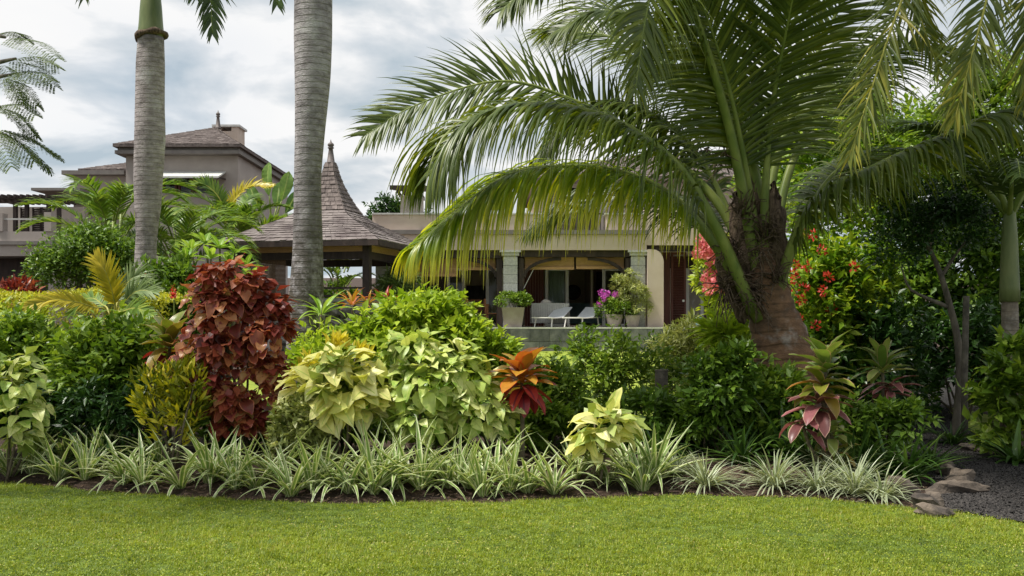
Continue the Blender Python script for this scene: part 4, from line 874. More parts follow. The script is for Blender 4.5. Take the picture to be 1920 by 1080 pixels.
# ---------------------------------------------------------------- coconut palm
CB = G(1482, 11.5)
CP = thing('coconut_palm', 'big leaning coconut palm with arching fronds and fibrous trunk', 'palm', CB)
loc = lambda px, py, d: W(px, py, d)-CB
tp = catmull([np.array((.05, 0, -.2)), loc(1482, 760, 11.5), loc(1468, 660, 11.5), loc(1448, 585, 11.45), loc(1436, 520, 11.45), loc(1425, 455, 11.5)], 40)
tr = np.interp(np.linspace(0, 1, 40), [0, .3, .5, .62, .75, 1], [.42, .37, .31, .26, .24, .16])*(1+.035*np.sin(np.arange(40)*2.1))
v, f = tube(tp, tr, 20); obj('trunk', mesh_np('trunk', v, f, M['cocobark'], smooth=True), CP)
rr = np.random.default_rng(31)
for i, (pts, rad) in enumerate([(((1400, 600), (1365, 530), (1350, 470), (1345, 430)), (.06, .09, .07, .02)), (((1440, 590), (1400, 520), (1385, 430), (1380, 360)), (.10, .12, .10, .03)),
                                (((1430, 570), (1420, 480), (1410, 380), (1400, 300)), (.12, .14, .12, .03)), (((1455, 560), (1460, 480), (1455, 400), (1450, 340)), (.09, .11, .09, .02)), (((1418, 590), (1425, 560), (1430, 530), (1425, 500)), (.10, .2, .2, .1))]):
    P = catmull([loc(a, b, 11.35+.08*(i % 3)) for a, b in pts], 16); R_ = np.interp(np.linspace(0, 1, 16), np.linspace(0, 1, 4), rad)*(1+.12*np.sin(np.arange(16)*1.9+i))
    v, f = tube(P, R_, 12); v = v+rr.normal(size=v.shape)*.02; obj('leaf_sheath', mesh_np('leaf_sheath', v, f, M['fibre'], smooth=True), CP)
def spikes(root, name, base, n, L, mat, seed, r=.006, spread=.8, up=.6, dv=(0, 0, 0)):
    q = np.random.default_rng(seed); mb = MB()
    for i in range(n):
        d = nrm(q.normal(size=3)*spread+np.array((0, -.3, up))+np.array(dv)); l = L*q.uniform(.5, 1.1); p = np.array(base)+q.normal(size=3)*.05
        mb.tube(catmull([p, p+d*l*.5+q.normal(size=3)*.02, p+d*l+np.array((0, 0, -.25*l))], 5), np.linspace(r, r*.4, 5), 4)
    return obj(name, mb.mesh(name, M[mat], True), root, kind='stuff')
spikes(CP, 'flower_stalks', loc(1352, 300, 11.2), 34, .32, 'fibre', 4, .008, .7, .5); spikes(CP, 'dry_fibres', loc(1425, 470, 11.1), 40, .4, 'fibre', 5, .006, .7, -.1)
for i_, (a_, b_, up_) in enumerate(((1370, 470, .3), (1395, 400, .5), (1365, 540, -.2), (1450, 520, .3), (1410, 560, -.3), (1440, 440, .6), (1385, 520, .1))): spikes(CP, 'dry_fibres', loc(a_, b_, 11.2), 46, .34, 'fibre', 70+i_, .009, .45, up_)
CPROF = lambda t: np.minimum(1, .62+t*2.2)*np.minimum(1, .34+(1-t)*2.0)
def cf(pts, n, L, mat, up=(0, 0, 1), droop=.5, lift=.15, t0=.22, seed=0, wd=.037, a0=1.25, a1=.62, r0=.075, jit=.11):
    return frond(CP, [loc(*p) for p in pts], n, L, wd, t0, a0, a1, lift, droop, up, M[mat], M['petiole'], r0, .007, seed, prof=CPROF, segs=6, vee=.18, jit=jit)
cf([(1418, 560, 11.4), (1370, 420, 11.5), (1300, 330, 11.6), (1200, 255, 11.7), (1080, 190, 11.7), (940, 152, 11.6), (785, 195, 11.4), (678, 258, 11.2)], 159, .84, 'coco', (.1, -.85, .5), .38, .1, .3, 1)
cf([(1412, 585, 11.2), (1350, 440, 10.9), (1270, 310, 10.7), (1150, 225, 10.5), (1010, 194, 10.4), (900, 215, 10.4), (840, 265, 10.3), (805, 330, 10.3)], 165, 1.3, 'coco', (0, -.35, 1), 2.1, .05, .2, 2)
cf([(1425, 600, 11.3), (1345, 465, 11.2), (1260, 370, 11.1), (1160, 322, 11.0), (1050, 312, 10.9), (950, 330, 10.8), (850, 400, 10.7), (775, 465, 10.6)], 182, 1.32, 'coco_y', (0, -.3, 1), 2.3, .0, .2, 3)
cf([(1430, 560, 11.4), (1408, 380, 11.3), (1375, 200, 11.0), (1335, 60, 10.6), (1290, -60, 10.1)], 141, 1.1, 'coco', (.1, -1, .2), .4, .05, .34, 4)
cf([(1438, 560, 11.4), (1434, 380, 11.3), (1450, 190, 11.1), (1476, 50, 10.7), (1500, -70, 10.3)], 141, 1.1, 'coco', (-.1, -1, .2), .4, .05, .34, 5)
cf([(1452, 600, 11.3), (1478, 480, 11.2), (1530, 372, 10.9), (1640, 312, 10.4), (1760, 258, 9.9), (1920, 197, 9.4), (2080, 190, 9.0)], 165, .86, 'coco', (0, -.3, 1), 1.7, -.05, .2, 6, .048)
cf([(1428, 540, 11.6), (1390, 330, 12.1), (1290, 160, 12.8), (1150, 70, 13.4), (1010, 60, 13.8)], 129, 1.0, 'coco', (0, -.6, .7), .8, .1, .3, 7)
cf([(1425, 540, 11.4), (1370, 250, 11.0), (1300, 20, 10.3), (1250, -70, 9.7), (1215, 10, 9.2), (1190, 175, 9.0)], 129, .85, 'coco', (.6, -.6, .6), .7, .1, .3, 8)
cf([(1442, 540, 11.6), (1480, 320, 12.0), (1570, 170, 12.5), (1700, 90, 13.0), (1850, 110, 13.5)], 141, 1.05, 'coco', (0, -.5, .8), .9, .1, .3, 9)
cf([(1410, 560, 11.6), (1350, 450, 12.1), (1290, 385, 12.6), (1200, 350, 13.2), (1090, 370, 13.6), (1000, 430, 13.9)], 153, 1.1, 'coco', (0, 0, 1), 1.4, .05, .25, 10)
cf([(1450, 570, 11.5), (1500, 430, 11.9), (1560, 330, 12.4), (1620, 300, 12.9), (1680, 360, 13.3)], 118, .9, 'coco', (0, 0, 1), 1.2, .05, .3, 11)
cf([(1430, 540, 11.5), (1410, 300, 11.4), (1290, 60, 11.0), (1160, -60, 10.6), (1020, -40, 10.2), (940, 20, 10.0)], 141, .8, 'coco', (.1, -.4, .9), .8, .1, .34, 12)
cf([(1436, 550, 11.6), (1450, 330, 12.0), (1520, 130, 12.2), (1600, -20, 12.2), (1720, -90, 12.1)], 129, 1.0, 'coco', (0, -.8, .5), .5, .1, .3, 13)
cf([(1420, 560, 11.5), (1365, 400, 11.7), (1290, 270, 11.9), (1190, 200, 12.0), (1090, 215, 12.0), (1010, 290, 12.0)], 153, 1.05, 'coco', (0, -.2, 1), 1.4, .05, .25, 14)
cf([(1432, 560, 11.5), (1420, 360, 11.8), (1330, 170, 12.0), (1230, 60, 12.1), (1130, 20, 12.0), (1040, 60, 11.9)], 141, 1.0, 'coco', (0, -.5, .8), .8, .1, .3, 15)
# ---------------------------------------------------------------- overhead palm whose trunk stands beyond the frame
OB = np.array((6.6, 8.2, Hf(6.6, 8.2)))
OP = thing('date_palm', 'tall palm with yellowing fronds hanging down over the path', 'palm', OB)
ol = lambda px, py, d: W(px, py, d)-OB
v, f = tube(catmull([(0, 0, -.2), (.03, .05, 2.5), (-.05, .0, 5.6)], 20), np.linspace(.2, .13, 20), 14); obj('trunk', mesh_np('trunk', v, f, M['smallpalm'], smooth=True), OP)
top = np.array((-.05, 0, 5.55))
for i, pts in enumerate([[(1850, -330, 8.2), (1745, -130, 8.1), (1680, 30, 8.0), (1630, 180, 8.0), (1590, 300, 8.0)], [(1960, -280, 8.0), (1880, -120, 7.8), (1845, 20, 7.7), (1815, 130, 7.7), (1790, 225, 7.7)],
                         [(1890, -380, 8.4), (1780, -260, 8.5), (1700, -120, 8.6), (1720, 10, 8.7), (1760, 130, 8.7)], [(2000, -260, 7.9), (1950, -60, 7.8), (1935, 60, 7.8), (1930, 190, 7.8)]]):
    frond(OP, [top]+[ol(*p) for p in pts], 84, .46, .023, .35, .85, .4, .05, .6, (-.3, -1, .2), M['palmtop'], M['petiole_y'], .03, .005, 40+i, segs=5, vee=.15, jit=.2)
for i in range(9):
    a = i*2*PI/9+.2
    if 2.2 < a < 4.6: continue
    frond(OP, arch(a, 1.1, -.7, 2.6, base=top), 50, .5, .04, .25, .9, .45, .1, .5, (0, 0, 1), M['palmtop'], M['petiole_y'], .04, .005, 60+i, segs=4)
# ---------------------------------------------------------------- royal palms
def royal(px, d, ztop, pts, label, mat, band, seed, cut=None):
    b = G(px, d); r = thing('royal_palm', label, 'palm', b, 'royal palms')
    P = catmull([W(q[0], q[1], d)-b if q[1] is not None else np.array((0, 0, -.3)) for q in pts], 50)
    R_ = np.interp(P[:, 2], [(W(0, q[1], d)-b)[2] if q[1] is not None else -.3 for q in pts], [q[2]/2*d/FPX for q in pts])
    v, f = tube(P, R_, 24); obj('trunk', mesh_np('trunk', v, f, M[mat], smooth=True), r)
    e = P[-1]; sh = catmull([e+np.array((0, 0, -.02)), e+np.array((0, 0, .25)), e+np.array((0, 0, .8)), e+np.array((0, 0, 1.5))], 16); v, f = tube(sh, np.interp(np.linspace(0, 1, 16), [0, .15, .5, 1], [R_[-1]*.96, R_[-1]*1.0, R_[-1]*.85, R_[-1]*.42]), 20)
    obj('crownshaft', mesh_np('crownshaft', v, f, M['crownshaft'], smooth=True), r)
    if band:
        a = np.linspace(0, 2*PI, 30); zb = (W(0, band, d)-b)[2]; i0 = np.argmin(abs(P[:, 2]-zb)); rb = R_[i0]*1.06
        pts2 = np.stack([P[i0][0]+rb*np.cos(a), P[i0][1]+rb*np.sin(a), zb+.05*np.cos(a+.4)], -1); v, f = tube(pts2, .05*(1+.3*np.sin(a*5)), 8); obj('leaf_scar', mesh_np('leaf_scar', v, f, M['fibre'], smooth=True), r)
    top = sh[-1]; q = np.random.default_rng(seed)
    return r, b, top
r, b, top = royal(272, 17.0, 0, [(272, None, 50), (272, 520, 40), (275, 440, 38), (277, 385, 48), (278, 330, 53), (281, 260, 56), (281, 200, 53), (282, 120, 52), (283, 70, 47)], 'grey ringed royal palm with green crownshaft behind the yellow hedge', 'royalbark', 68, 1)
rl_ = lambda px, py, d: W(px, py, d)-b
for i, pts in enumerate([[(320, -170, 16.6), (370, -120, 16.2), (392, -30, 16.0), (398, 62, 15.9)], [(290, -190, 16.5), (330, -140, 16), (355, -80, 15.8), (365, -10, 15.7)], [(240, -180, 16.6), (190, -160, 16.2), (165, -100, 16), (158, -8, 16)], [(250, -250, 17.5), (150, -260, 18), (80, -180, 18.4)], [(320, -260, 17.6), (430, -270, 18), (520, -200, 18.5)], [(290, -330, 17.6), (320, -420, 18.5), (360, -400, 19.5)]]):
    frond(r, [top]+[rl_(*p) for p in pts], 60, .62, .05, .2, 1.0, .5, .1, .6, (0, -.3, 1), M['royal'], M['petiole'], .06, .006, 80+i, segs=4)
r, b, top = royal(576, 13.0, 0, [(574, None, 84), (574, 605, 72), (574, 560, 65), (577, 480, 57), (577, 400, 52), (577, 330, 50), (581, 250, 55), (586, 150, 66), (587, 70, 71), (588, -40, 70), (590, -180, 62)], 'thick mottled royal palm trunk beside the pavilion', 'royalbark2', None, 2)
rl_ = lambda px, py, d: W(px, py, d)-b
for i, pts in enumerate([[(560, -370, 12.8), (510, -330, 12.4), (495, -180, 12.2), (520, 8, 12.1)], [(620, -370, 12.8), (700, -340, 12.4), (760, -160, 12.2)], [(540, -400, 13.4), (430, -380, 14), (340, -230, 14.5)], [(640, -420, 13.4), (750, -430, 14), (850, -300, 14.5)], [(590, -470, 13.6), (600, -560, 14.6), (620, -500, 15.8)]]):
    frond(r, [top]+[rl_(*p) for p in pts], 60, .5, .045, .2, 1.0, .5, .1, .6, (0, -.3, 1), M['royal'], M['petiole'], .05, .006, 90+i, segs=4)
# ---------------------------------------------------------------- feathery tree whose boughs enter the frame
FB = np.array((-6.4, 8.6, Hf(-6.4, 8.6)))
FT = thing('feathery_tree', 'tree with feathery twice divided leaves against the sky', 'tree', FB)
v, f = tube(catmull([(0, 0, -.2), (.05, .1, 1.6), (-.1, .2, 3.2), (.1, .2, 5.2)], 20), np.linspace(.2, .07, 20), 12); obj('trunk', mesh_np('trunk', v, f, M['bark'], smooth=True), FT)
fl_ = lambda px, py, d: W(px, py, d)-FB
q = np.random.default_rng(55)
boughs = [[(-110, 40, 8.6), (-40, 60, 8.4), (10, 70, 8.3)], [(-110, 110, 8.6), (-30, 120, 8.4), (30, 110, 8.3)], [(-110, 150, 8.6), (-40, 150, 8.4), (20, 140, 8.3)], [(-110, 190, 8.6), (-40, 190, 8.4), (0, 200, 8.3)], [(-110, 230, 8.6), (-50, 240, 8.4), (-5, 240, 8.3)], [(-120, 100, 8.8), (-90, 0, 8.9), (-60, -80, 9)]]
tips = [[((10, 70), (105, 108)), ((0, 70), (45, 70))], [((20, 112), (105, 125)), ((10, 112), (100, 160)), ((0, 115), (40, 190))], [((10, 140), (95, 150)), ((0, 145), (65, 195))], [((-10, 200), (62, 215)), ((-5, 200), (65, 252))], [((-10, 240), (108, 290)), ((-10, 240), (60, 300)), ((-15, 240), (90, 312)), ((-20, 240), (20, 310))], [((-60, -80), (-20, -140)), ((-60, -80), (-120, -160))]]
NL = tpl_small(.42, .02, .05)
for bo, tp_ in zip(boughs, tips):
    P = catmull([np.array((0, .15, fl_(*bo[0])[2]-.5))]+[fl_(*p) for p in bo], 14); v, f = tube(P, np.linspace(.05, .012, 14), 7); br = obj('bough', mesh_np('bough', v, f, M['bark'], smooth=True), FT)
    pos = []; YY_ = []; sz = []
    for (a, c) in tp_:
        A = fl_(a[0], a[1], 8.3+q.normal()*.08); Cc = fl_(c[0], c[1], 8.25+q.normal()*.2); mid = (A+Cc)/2+np.array((0, 0, .05)); ax = catmull([A, mid, Cc], 16)
        for i in range(2, 16):
            t = nrm(ax[min(i+1, 15)]-ax[i-1])
            for s in (-1, 1):
                side = np.cross(t, np.array((0, -.5, .85)))*s; pd = nrm(side*.9+t*.6+np.array((0, 0, -.22))); pl_ = .15*math.sin(PI*(.2+.7*i/16))
                for j in range(13):
                    pp_ = ax[i]+pd*pl_*(j+1)/13+np.array((0, 0, -.02*(j/13)**2))
                    for s2 in (-1, 1):
                        pos.append(pp_); YY_.append(nrm(np.cross(pd, np.array((0, -.3, .95)))*s2+pd*.5)); sz.append(.028)
    pos = np.array(pos); n = len(pos)
    foliage('foliage', br, NL, M['needle'], pos, np.array(YY_), np.tile((0, -.4, .9), (n, 1))+q.normal(size=(n, 3))*.2, np.array(sz)*q.uniform(.8, 1.2, n), q.random(n))
# crown above the frame
pos, out, tint = lobe_cloud(q, [(-.3, .2, 6.3, 2.3, 2.0, .9), (.6, -.3, 6.8, 1.5, 1.5, .7)], 7000, .35); Y, Z = leaf_dirs(q, out, .2); foliage('crown', FT, tpl_small(.3), M['needle'], pos, Y, Z, q.uniform(.06, .12, len(pos)), tint)
# ---------------------------------------------------------------- trees and tall planting behind
def tree(name, label, px, d, lobes, n, size, mat, seed, trunk=.14, group=None, width=.5, clump=.45):
    rng = np.random.default_rng(seed); b = G(px, d); k = d/FPX; r = thing(name, label, 'tree', b, group)
    L = [((a-px)*k, dd, CAMH+(600-c)*k-b[2], ra*k, ra*k*.85, rb*k) for a, c, dd, ra, rb in lobes]
    zt = max(l[2] for l in L); v, f = tube(catmull([(0, 0, -.3), (rng.normal()*.1, 0, zt*.35), (rng.normal()*.2, .1, zt*.75)], 14), np.linspace(trunk, trunk*.5, 14), 10); tk = obj('trunk', mesh_np('trunk', v, f, M['bark'], smooth=True), r)
    for l in L:
        v, f = tube(catmull([(0, 0, zt*.3), (np.array(l[:3])*.5+np.array((0, 0, zt*.18))), np.array(l[:3])], 8), np.linspace(trunk*.5, .02, 8), 7); obj('limb', mesh_np('limb', v, f, M['bark'], smooth=True), r)
    pos, out, tint = lobe_cloud(rng, L, n, clump, (.45, 1.02)); Y, Z = leaf_dirs(rng, out, .25); foliage('crown', r, tpl_small(width), M[mat], pos, Y, Z, size*rng.uniform(.6, 1.3, len(pos)), tint)
    return r
tree('broadleaf_tree', 'sunlit yellow green tree rising behind the red flowering bush', 1640, 21, [(1560, 330, 0, 90, 90), (1660, 300, .4, 110, 110), (1600, 430, 0, 110, 90), (1740, 380, 0, 100, 110)], 15000, .15, 'vein', 1, group='trees behind the path')
tree('broadleaf_tree', 'tall dark green tree above the slim palm', 1850, 19, [(1800, 300, 0, 90, 110), (1900, 230, .4, 110, 120), (1960, 380, 0, 110, 130), (1850, 430, 0, 100, 110)], 14000, .15, 'mid', 2, group='trees behind the path')
tree('broadleaf_tree', 'dense dark tree seen between the coconut fronds', 1500, 27, [(1480, 300, 0, 80, 70), (1560, 230, .4, 90, 80), (1450, 390, 0, 70, 80)], 9000, .17, 'mid', 3, group='trees behind the path')
tree('broadleaf_tree', 'leafy tree beyond the path bend past the slim palm', 2080, 20, [(2040, 380, 0, 100, 110), (2120, 300, .4, 120, 120), (2100, 480, 0, 120, 110)], 9000, .15, 'mid', 6, group='trees behind the path')
tree('broadleaf_tree', 'broad tree farther round the path bend', 2330, 22, [(2290, 380, 0, 110, 120), (2380, 300, .4, 120, 120), (2340, 490, 0, 130, 110)], 9000, .16, 'vein', 7, group='trees behind the path')
tree('broadleaf_tree', 'dark tree top showing behind the pavilion roof', 735, 42, [(735, 410, 0, 30, 26), (705, 430, .4, 25, 22), (770, 430, 0, 30, 30)], 3600, .2, 'dark', 4)
tree('broadleaf_tree', 'rounded dark leafy tree below the balcony house', 165, 21, [(165, 500, 0, 78, 58), (110, 515, 0, 55, 40), (215, 505, -.2, 48, 48), (170, 455, 0, 46, 20)], 11000, .1, 'green', 5, clump=.3)
# unseen tree, its canopy shaped above the frame to shade the path side
ST = np.array((9.6, 13.8, Hf(9.6, 13.8))); SH = thing('unseen_shade_tree', 'unseen spreading tree with its canopy shaped to darken the path', 'tree', ST)
q = np.random.default_rng(77)
v, f = tube(catmull([(0, 0, -.3), (-.2, .1, 2.6), (-.8, .2, 5.2)], 14), np.linspace(.3, .18, 14), 12); obj('trunk', mesh_np('trunk', v, f, M['bark'], smooth=True), SH)
SL = [tuple(np.array(c[:3])-np.array((9.6, 13.8, .2)))+c[3:] for c in ((4.6, 11.6, 7.5, 1.7, 1.6, .8), (2.0, 9.9, 7.2, 1.35, 1.2, .6), (2.6, 8.2, 7.0, 1.2, 1.1, .6), (5.6, 12.8, 7.8, 2., 2., .8), (5.4, 15.6, 8.9, 2., 2., .8), (7.6, 14, 8.2, 2.1, 2.1, .9), (9.6, 14, 8.6, 2.2, 2.2, .9))]
for l in SL:
    v, f = tube(catmull([(-.75, .2, 4.9), np.array(l[:3])*.5+np.array((0, 0, 3.6)), np.array(l[:3])], 8), np.linspace(.13, .03, 8), 7); obj('limb', mesh_np('limb', v, f, M['bark'], smooth=True), SH)
pos, out, tint = lobe_cloud(q, SL, 40000, .5, (.3, 1.)); Y, Z = leaf_dirs(q, out, .2); foliage('crown', SH, tpl_small(.5), M['green'], pos, Y, Z, q.uniform(.1, .2, len(pos)), tint)
def palm_clump(name, label, px, d, ztop, n, L, mat, seed, group=None, wd=.035, LL=.4, nl=40, spread=(.9, 1.4), el1=-.5, rmat='petiole', cane=True, cat='palm'):
    rng = np.random.default_rng(seed); b = G(px, d); r = thing(name, label, cat, b, group); zt = ZZ(ztop, d)-b[2]
    for i in range(n):
        a = i*2.399+rng.normal()*.2; p0 = np.array((math.cos(a)*.25, math.sin(a)*.25, max(.1, zt-L*.42)*rng.uniform(.72, 1.05)))
        if cane and i % 2 == 0:
            v, f = tube([(p0[0]*.6, p0[1]*.6, -.1), p0*.5, p0], [.05, .045, .035], 7); obj('cane', mesh_np('cane', v, f, M['petiole'], smooth=True), r)
        frond(r, arch(a, rng.uniform(*spread), el1+rng.normal()*.2, L*rng.uniform(.8, 1.1), base=p0), nl, LL, wd, .22, .9, .4, .25, .55, (0, 0, 1), M[mat], M[rmat], .03, .004, seed*50+i, segs=4)
    return r
palm_clump('areca_palm', 'arching areca palm between the balcony house and the ringed royal palm', 208, 25, 345, 16, 2.1, 'areca', 1, wd=.05, LL=.62)
palm_clump('areca_palm', 'bushy areca palm below the awning windows', 335, 26, 395, 18, 2.3, 'areca', 2, wd=.05, LL=.62)
palm_clump('areca_palm', 'bright areca palm beside the traveller palm', 455, 34, 395, 14, 2.6, 'areca', 3, wd=.06, LL=.7)
r = palm_clump('yellow_leaf_palm', 'palm with broad golden and green arching leaves', 440, 34, 375, 6, 2.4, 'areca', 4, wd=.07, LL=.6)
b = np.array(r.location)
for pts, m_ in (([(430, 430, 34), (435, 385, 33.9), (465, 352, 33.8), (508, 350, 33.6)], 'areca_y'), ([(425, 430, 34), (415, 380, 33.9), (390, 350, 33.8), (365, 345, 33.6)], 'areca')):
    frond(r, [W(*p)-b for p in pts], 60, .55, .085, .2, .85, .5, .3, .5, (0, -.5, .8), M[m_], M['petiole_y'], .05, .008, 7, segs=4, name='frond')
# traveller palm paddles
b = G(510, 37); r = thing('traveller_palm', 'traveller palm with upright paddle leaves beside the hillside house wall', 'palm', b); q = np.random.default_rng(5)
padm = []
for i in range(4):
    V, F, UV = leaf_arrays(.42, 'obov', .5, .1, .03, .2, 8, 4, seed=i); padm.append(mesh_np('leaf', V, F, M['plumeria'] if i == 9 else None, UV)); padm[-1].materials.append(M['paddle'] if 'paddle' in M else M.setdefault('paddle', leafmat('paddle_leaf', [(0, (.07, .16, .03)), (1, (.18, .30, .07))], .35, .4, 'obj', mid=((.3, .4, .12), .03))))
zc = ZZ(430, 37)-b[2]
v, f = tube([(0, 0, -.2), (0, 0, zc*.6), (0, 0, zc)], [.16, .14, .11], 10); obj('trunk', mesh_np('trunk', v, f, M['bark'], smooth=True), r)
for px, py, L in ((505, 362, 1.0), (528, 372, .95), (488, 390, .9), (535, 395, .8), (478, 410, .8), (518, 385, .9)):
    e = W(px, py+5, 37+q.normal()*.2)-b; v, f = tube(catmull([(0, 0, zc-.1), (np.array((0, 0, zc))+e)/2, e], 7), np.linspace(.05, .025, 7), 6); obj('stalk', mesh_np('stalk', v, f, M['petiole'], smooth=True), r)
    place(r, 'leaf', padm, np.array([e]), np.array([nrm(e-np.array((0, 0, zc))+np.array((0, 0, .3)))]), np.array([(q.normal()*.4, -1, .2)]), np.array([L*1.25]), q)
# ---------------------------------------------------------------- middle ground
shrub('flowering_bush', 'tall bush with yellow green leaves and red flower heads', 1475, 1660, 425, 14.5, 9000, .12, M['vein'], .42, .3, seed=1, ry=.6, bumps=6)
fb = G(1567, 14.5); FBO = bpy.data.objects['flowering_bush']; q = np.random.default_rng(6); fm = []
for i in range(3):
    pos = unit(q, 26)*.05*np.array((1, 1, .7)); V, F, UV, R_ = scatter(tpl_small(.6), pos, nrm(pos+np.array((0, 0, .02))), unit(q, 26), q.uniform(.04, .07, 26), q.random(26)); fm.append(mesh_np('flower', V, F, M['red'], UV, R_))
for px, py in [(1498, 432), (1490, 497), (1512, 500), (1484, 512), (1492, 523), (1506, 542), (1484, 550), (1500, 562), (1496, 600), (1540, 470), (1552, 520), (1522, 440), (1560, 580), (1530, 610), (1600, 500), (1545, 545)]:
    p = W(px, py, 13.85+q.normal()*.1)-fb; o = obj('flower', fm[q.integers(3)], FBO, loc=tuple(p)); o.rotation_euler = tuple(q.normal(size=3))
shrub('dark_hedge', 'tall dark green hedge wall behind the slim tree', 1600, 1990, 400, 16.0, 16000, .12, M['green'], .5, .3, seed=2, ry=.9, cat='hedge', bumps=9)
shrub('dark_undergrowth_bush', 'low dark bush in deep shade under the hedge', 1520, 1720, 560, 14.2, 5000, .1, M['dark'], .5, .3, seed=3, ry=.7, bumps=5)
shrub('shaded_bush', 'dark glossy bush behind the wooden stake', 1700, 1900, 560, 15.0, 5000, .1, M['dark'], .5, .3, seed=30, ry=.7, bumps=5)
# slim bent tree, stake, slim palm
b = G(1790, 13.5); r = thing('slim_tree', 'slim bent bare trunked tree beside the wooden stake', 'tree', b); sl_ = lambda px, py, d=13.5: W(px, py, d)-b
v, f = tube(catmull([(0, 0, -.1), sl_(1800, 720), sl_(1796, 640), sl_(1780, 570), sl_(1762, 510), sl_(1740, 460)], 24), np.linspace(.066, .028, 24), 10); obj('trunk', mesh_np('trunk', v, f, M['bark'], smooth=True), r)
for pts in ([(1776, 575), (1740, 560), (1705, 540), (1690, 500)], [(1764, 520), (1790, 480), (1820, 440)], [(1745, 470), (1720, 440), (1690, 420)], [(1742, 465), (1750, 420), (1760, 380)]):
    v, f = tube(catmull([sl_(*p) for p in pts], 9), np.linspace(.032, .01, 9), 7); obj('limb', mesh_np('limb', v, f, M['bark'], smooth=True), r)
q = np.random.default_rng(9); k = 13.5/FPX; L = [((a-1790)*k, 0, CAMH+(600-c)*k-b[2], ra*k, ra*k*.8, rb*k) for a, c, ra, rb in ((1740, 440, 90, 60), (1680, 470, 60, 50), (1800, 420, 80, 50), (1730, 380, 90, 40))]
pos, out, tint = lobe_cloud(q, L, 6500, .22, (.3, 1.)); Y, Z = leaf_dirs(q, out, .3); foliage('crown', r, tpl_small(.45), M['dark'], pos, Y, Z, q.uniform(.05, .1, len(pos)), tint)
g = G(1809, 13.0); obj('wooden_stake', MB().tube([(0, 0, -.2), (0, .01, .8), (.02, 0, CAMH+(600-555)*13/FPX-g[2])], [.045, .042, .04], 10).mesh('wooden_stake', M['concrete'], True), loc=tuple(g), label='upright weathered stake beside the slim bent tree', cat='stake')
b = G(1893, 12.8); r = thing('slim_palm', 'slim ringed palm with dark arching crown at the path edge', 'palm', b); zt = ZZ(400, 12.8)-b[2]
v, f = tube([(0, 0, -.2), (.01, 0, zt*.45), (0, 0, zt*.62)], [.125, .105, .10], 14); obj('trunk', mesh_np('trunk', v, f, M['smallpalm'], smooth=True), r)
v, f = tube([(0, 0, zt*.615), (0, 0, zt*.68), (0, 0, zt*.9), (0, 0, zt*1.05)], [.125, .12, .095, .06], 14); obj('crownshaft', mesh_np('crownshaft', v, f, M['crownshaft'], smooth=True), r)
for i, (a, e0, e1, L_) in enumerate([(2.9, 1.0, -.5, 2.6), (3.6, 1.1, -.3, 2.4), (.3, 1.0, -.4, 2.4), (5.2, 1.15, -.4, 2.2), (1.6, 1.1, -.3, 2.4), (4.3, .8, -.7, 2.3), (2.2, 1.2, .1, 2.5)]):
    frond(r, arch(a, e0, e1, L_, base=(0, 0, zt*.98)), 64, .55, .04, .16, 1.0, .5, .1, .8, (0, 0, 1), M['royal'], M['petiole'], .045, .005, 120+i, segs=4)
# pink blossom shrub by the terrace
rt, L = shrub('pink_blossom_shrub', 'shrub laden with drooping pink blossom heads by the glass door', 1310, 1410, 430, 22, 3600, .13, M['lime'], .45, .3, seed=4, bumps=4)
b = G(1360, 22); fm = []; q = np.random.default_rng(61)
for i in range(3):
    pos = unit(q, 60)*.11*q.random((60, 1))**.4*np.array((1, 1, .85)); V, F, UV, R_ = scatter(tpl_small(.75), pos, nrm(pos+unit(q, 60)*.03), unit(q, 60), q.uniform(.06, .1, 60), q.random(60)); fm.append(mesh_np('blossom', V, F, M['pink'], UV, R_))
for px, py in [(1318, 452), (1315, 468), (1325, 475), (1332, 462), (1340, 478), (1312, 474), (1350, 470), (1333, 490), (1330, 515), (1345, 520), (1360, 512), (1372, 505), (1350, 530), (1338, 532), (1366, 524), (1325, 525), (1378, 530), (1330, 540), (1357, 538), (1320, 460), (1335, 454)]:
    o = obj('blossom', fm[q.integers(3)], rt, loc=tuple(W(px, py, 21.1+q.normal()*.15)-b)); o.rotation_euler = tuple(q.normal(size=3)); s = q.uniform(.85, 1.35); o.scale = (s, s, s)
# terrace pots with shrubs
b = np.array((XY(1152, 31.6), 31.6, TZ)); r = thing('flowering_pot_shrub', 'rounded pot shrub with magenta flowers beside the loungers', 'shrub', b); q = np.random.default_rng(62)
obj('pot', pot_mesh(.2, .28, .4).mesh('pot', M['pot'], True), r)
pos, out, tint = lobe_cloud(q, [(0, 0, .55, .55, .5, .38), (.25, 0, .45, .5, .4, .3), (-.25, -.1, .7, .3, .3, .25)], 2600, .14); Y, Z = leaf_dirs(q, out, .3); foliage('foliage', r, tpl_small(.5), M['mid'], pos, Y, Z, q.uniform(.05, .1, len(pos)), tint)
pos = np.concatenate([np.array(c)+unit(q, 40)*.11*q.random((40, 1))**.5 for c in ((-.38, -.1, .98), (-.25, -.2, 1.05), (-.42, 0, 1.1), (0, -.2, 1.02), (-.5, -.1, .72), (-.33, -.2, .9), (.06, -.1, 1.0))])
foliage('blossoms', r, tpl_small(.9), M['magenta'], pos, unit(q, len(pos)), unit(q, len(pos)), q.uniform(.05, .08, len(pos)), q.random(len(pos)))
b = np.array((XY(1186, 31.5), 31.5, TZ)); r = thing('pale_pot_shrub', 'airy pale yellow green bamboo like shrub in front of the stone column', 'shrub', b); obj('pot', pot_mesh(.18, .25, .38).mesh('pot', M['pot'], True), r)
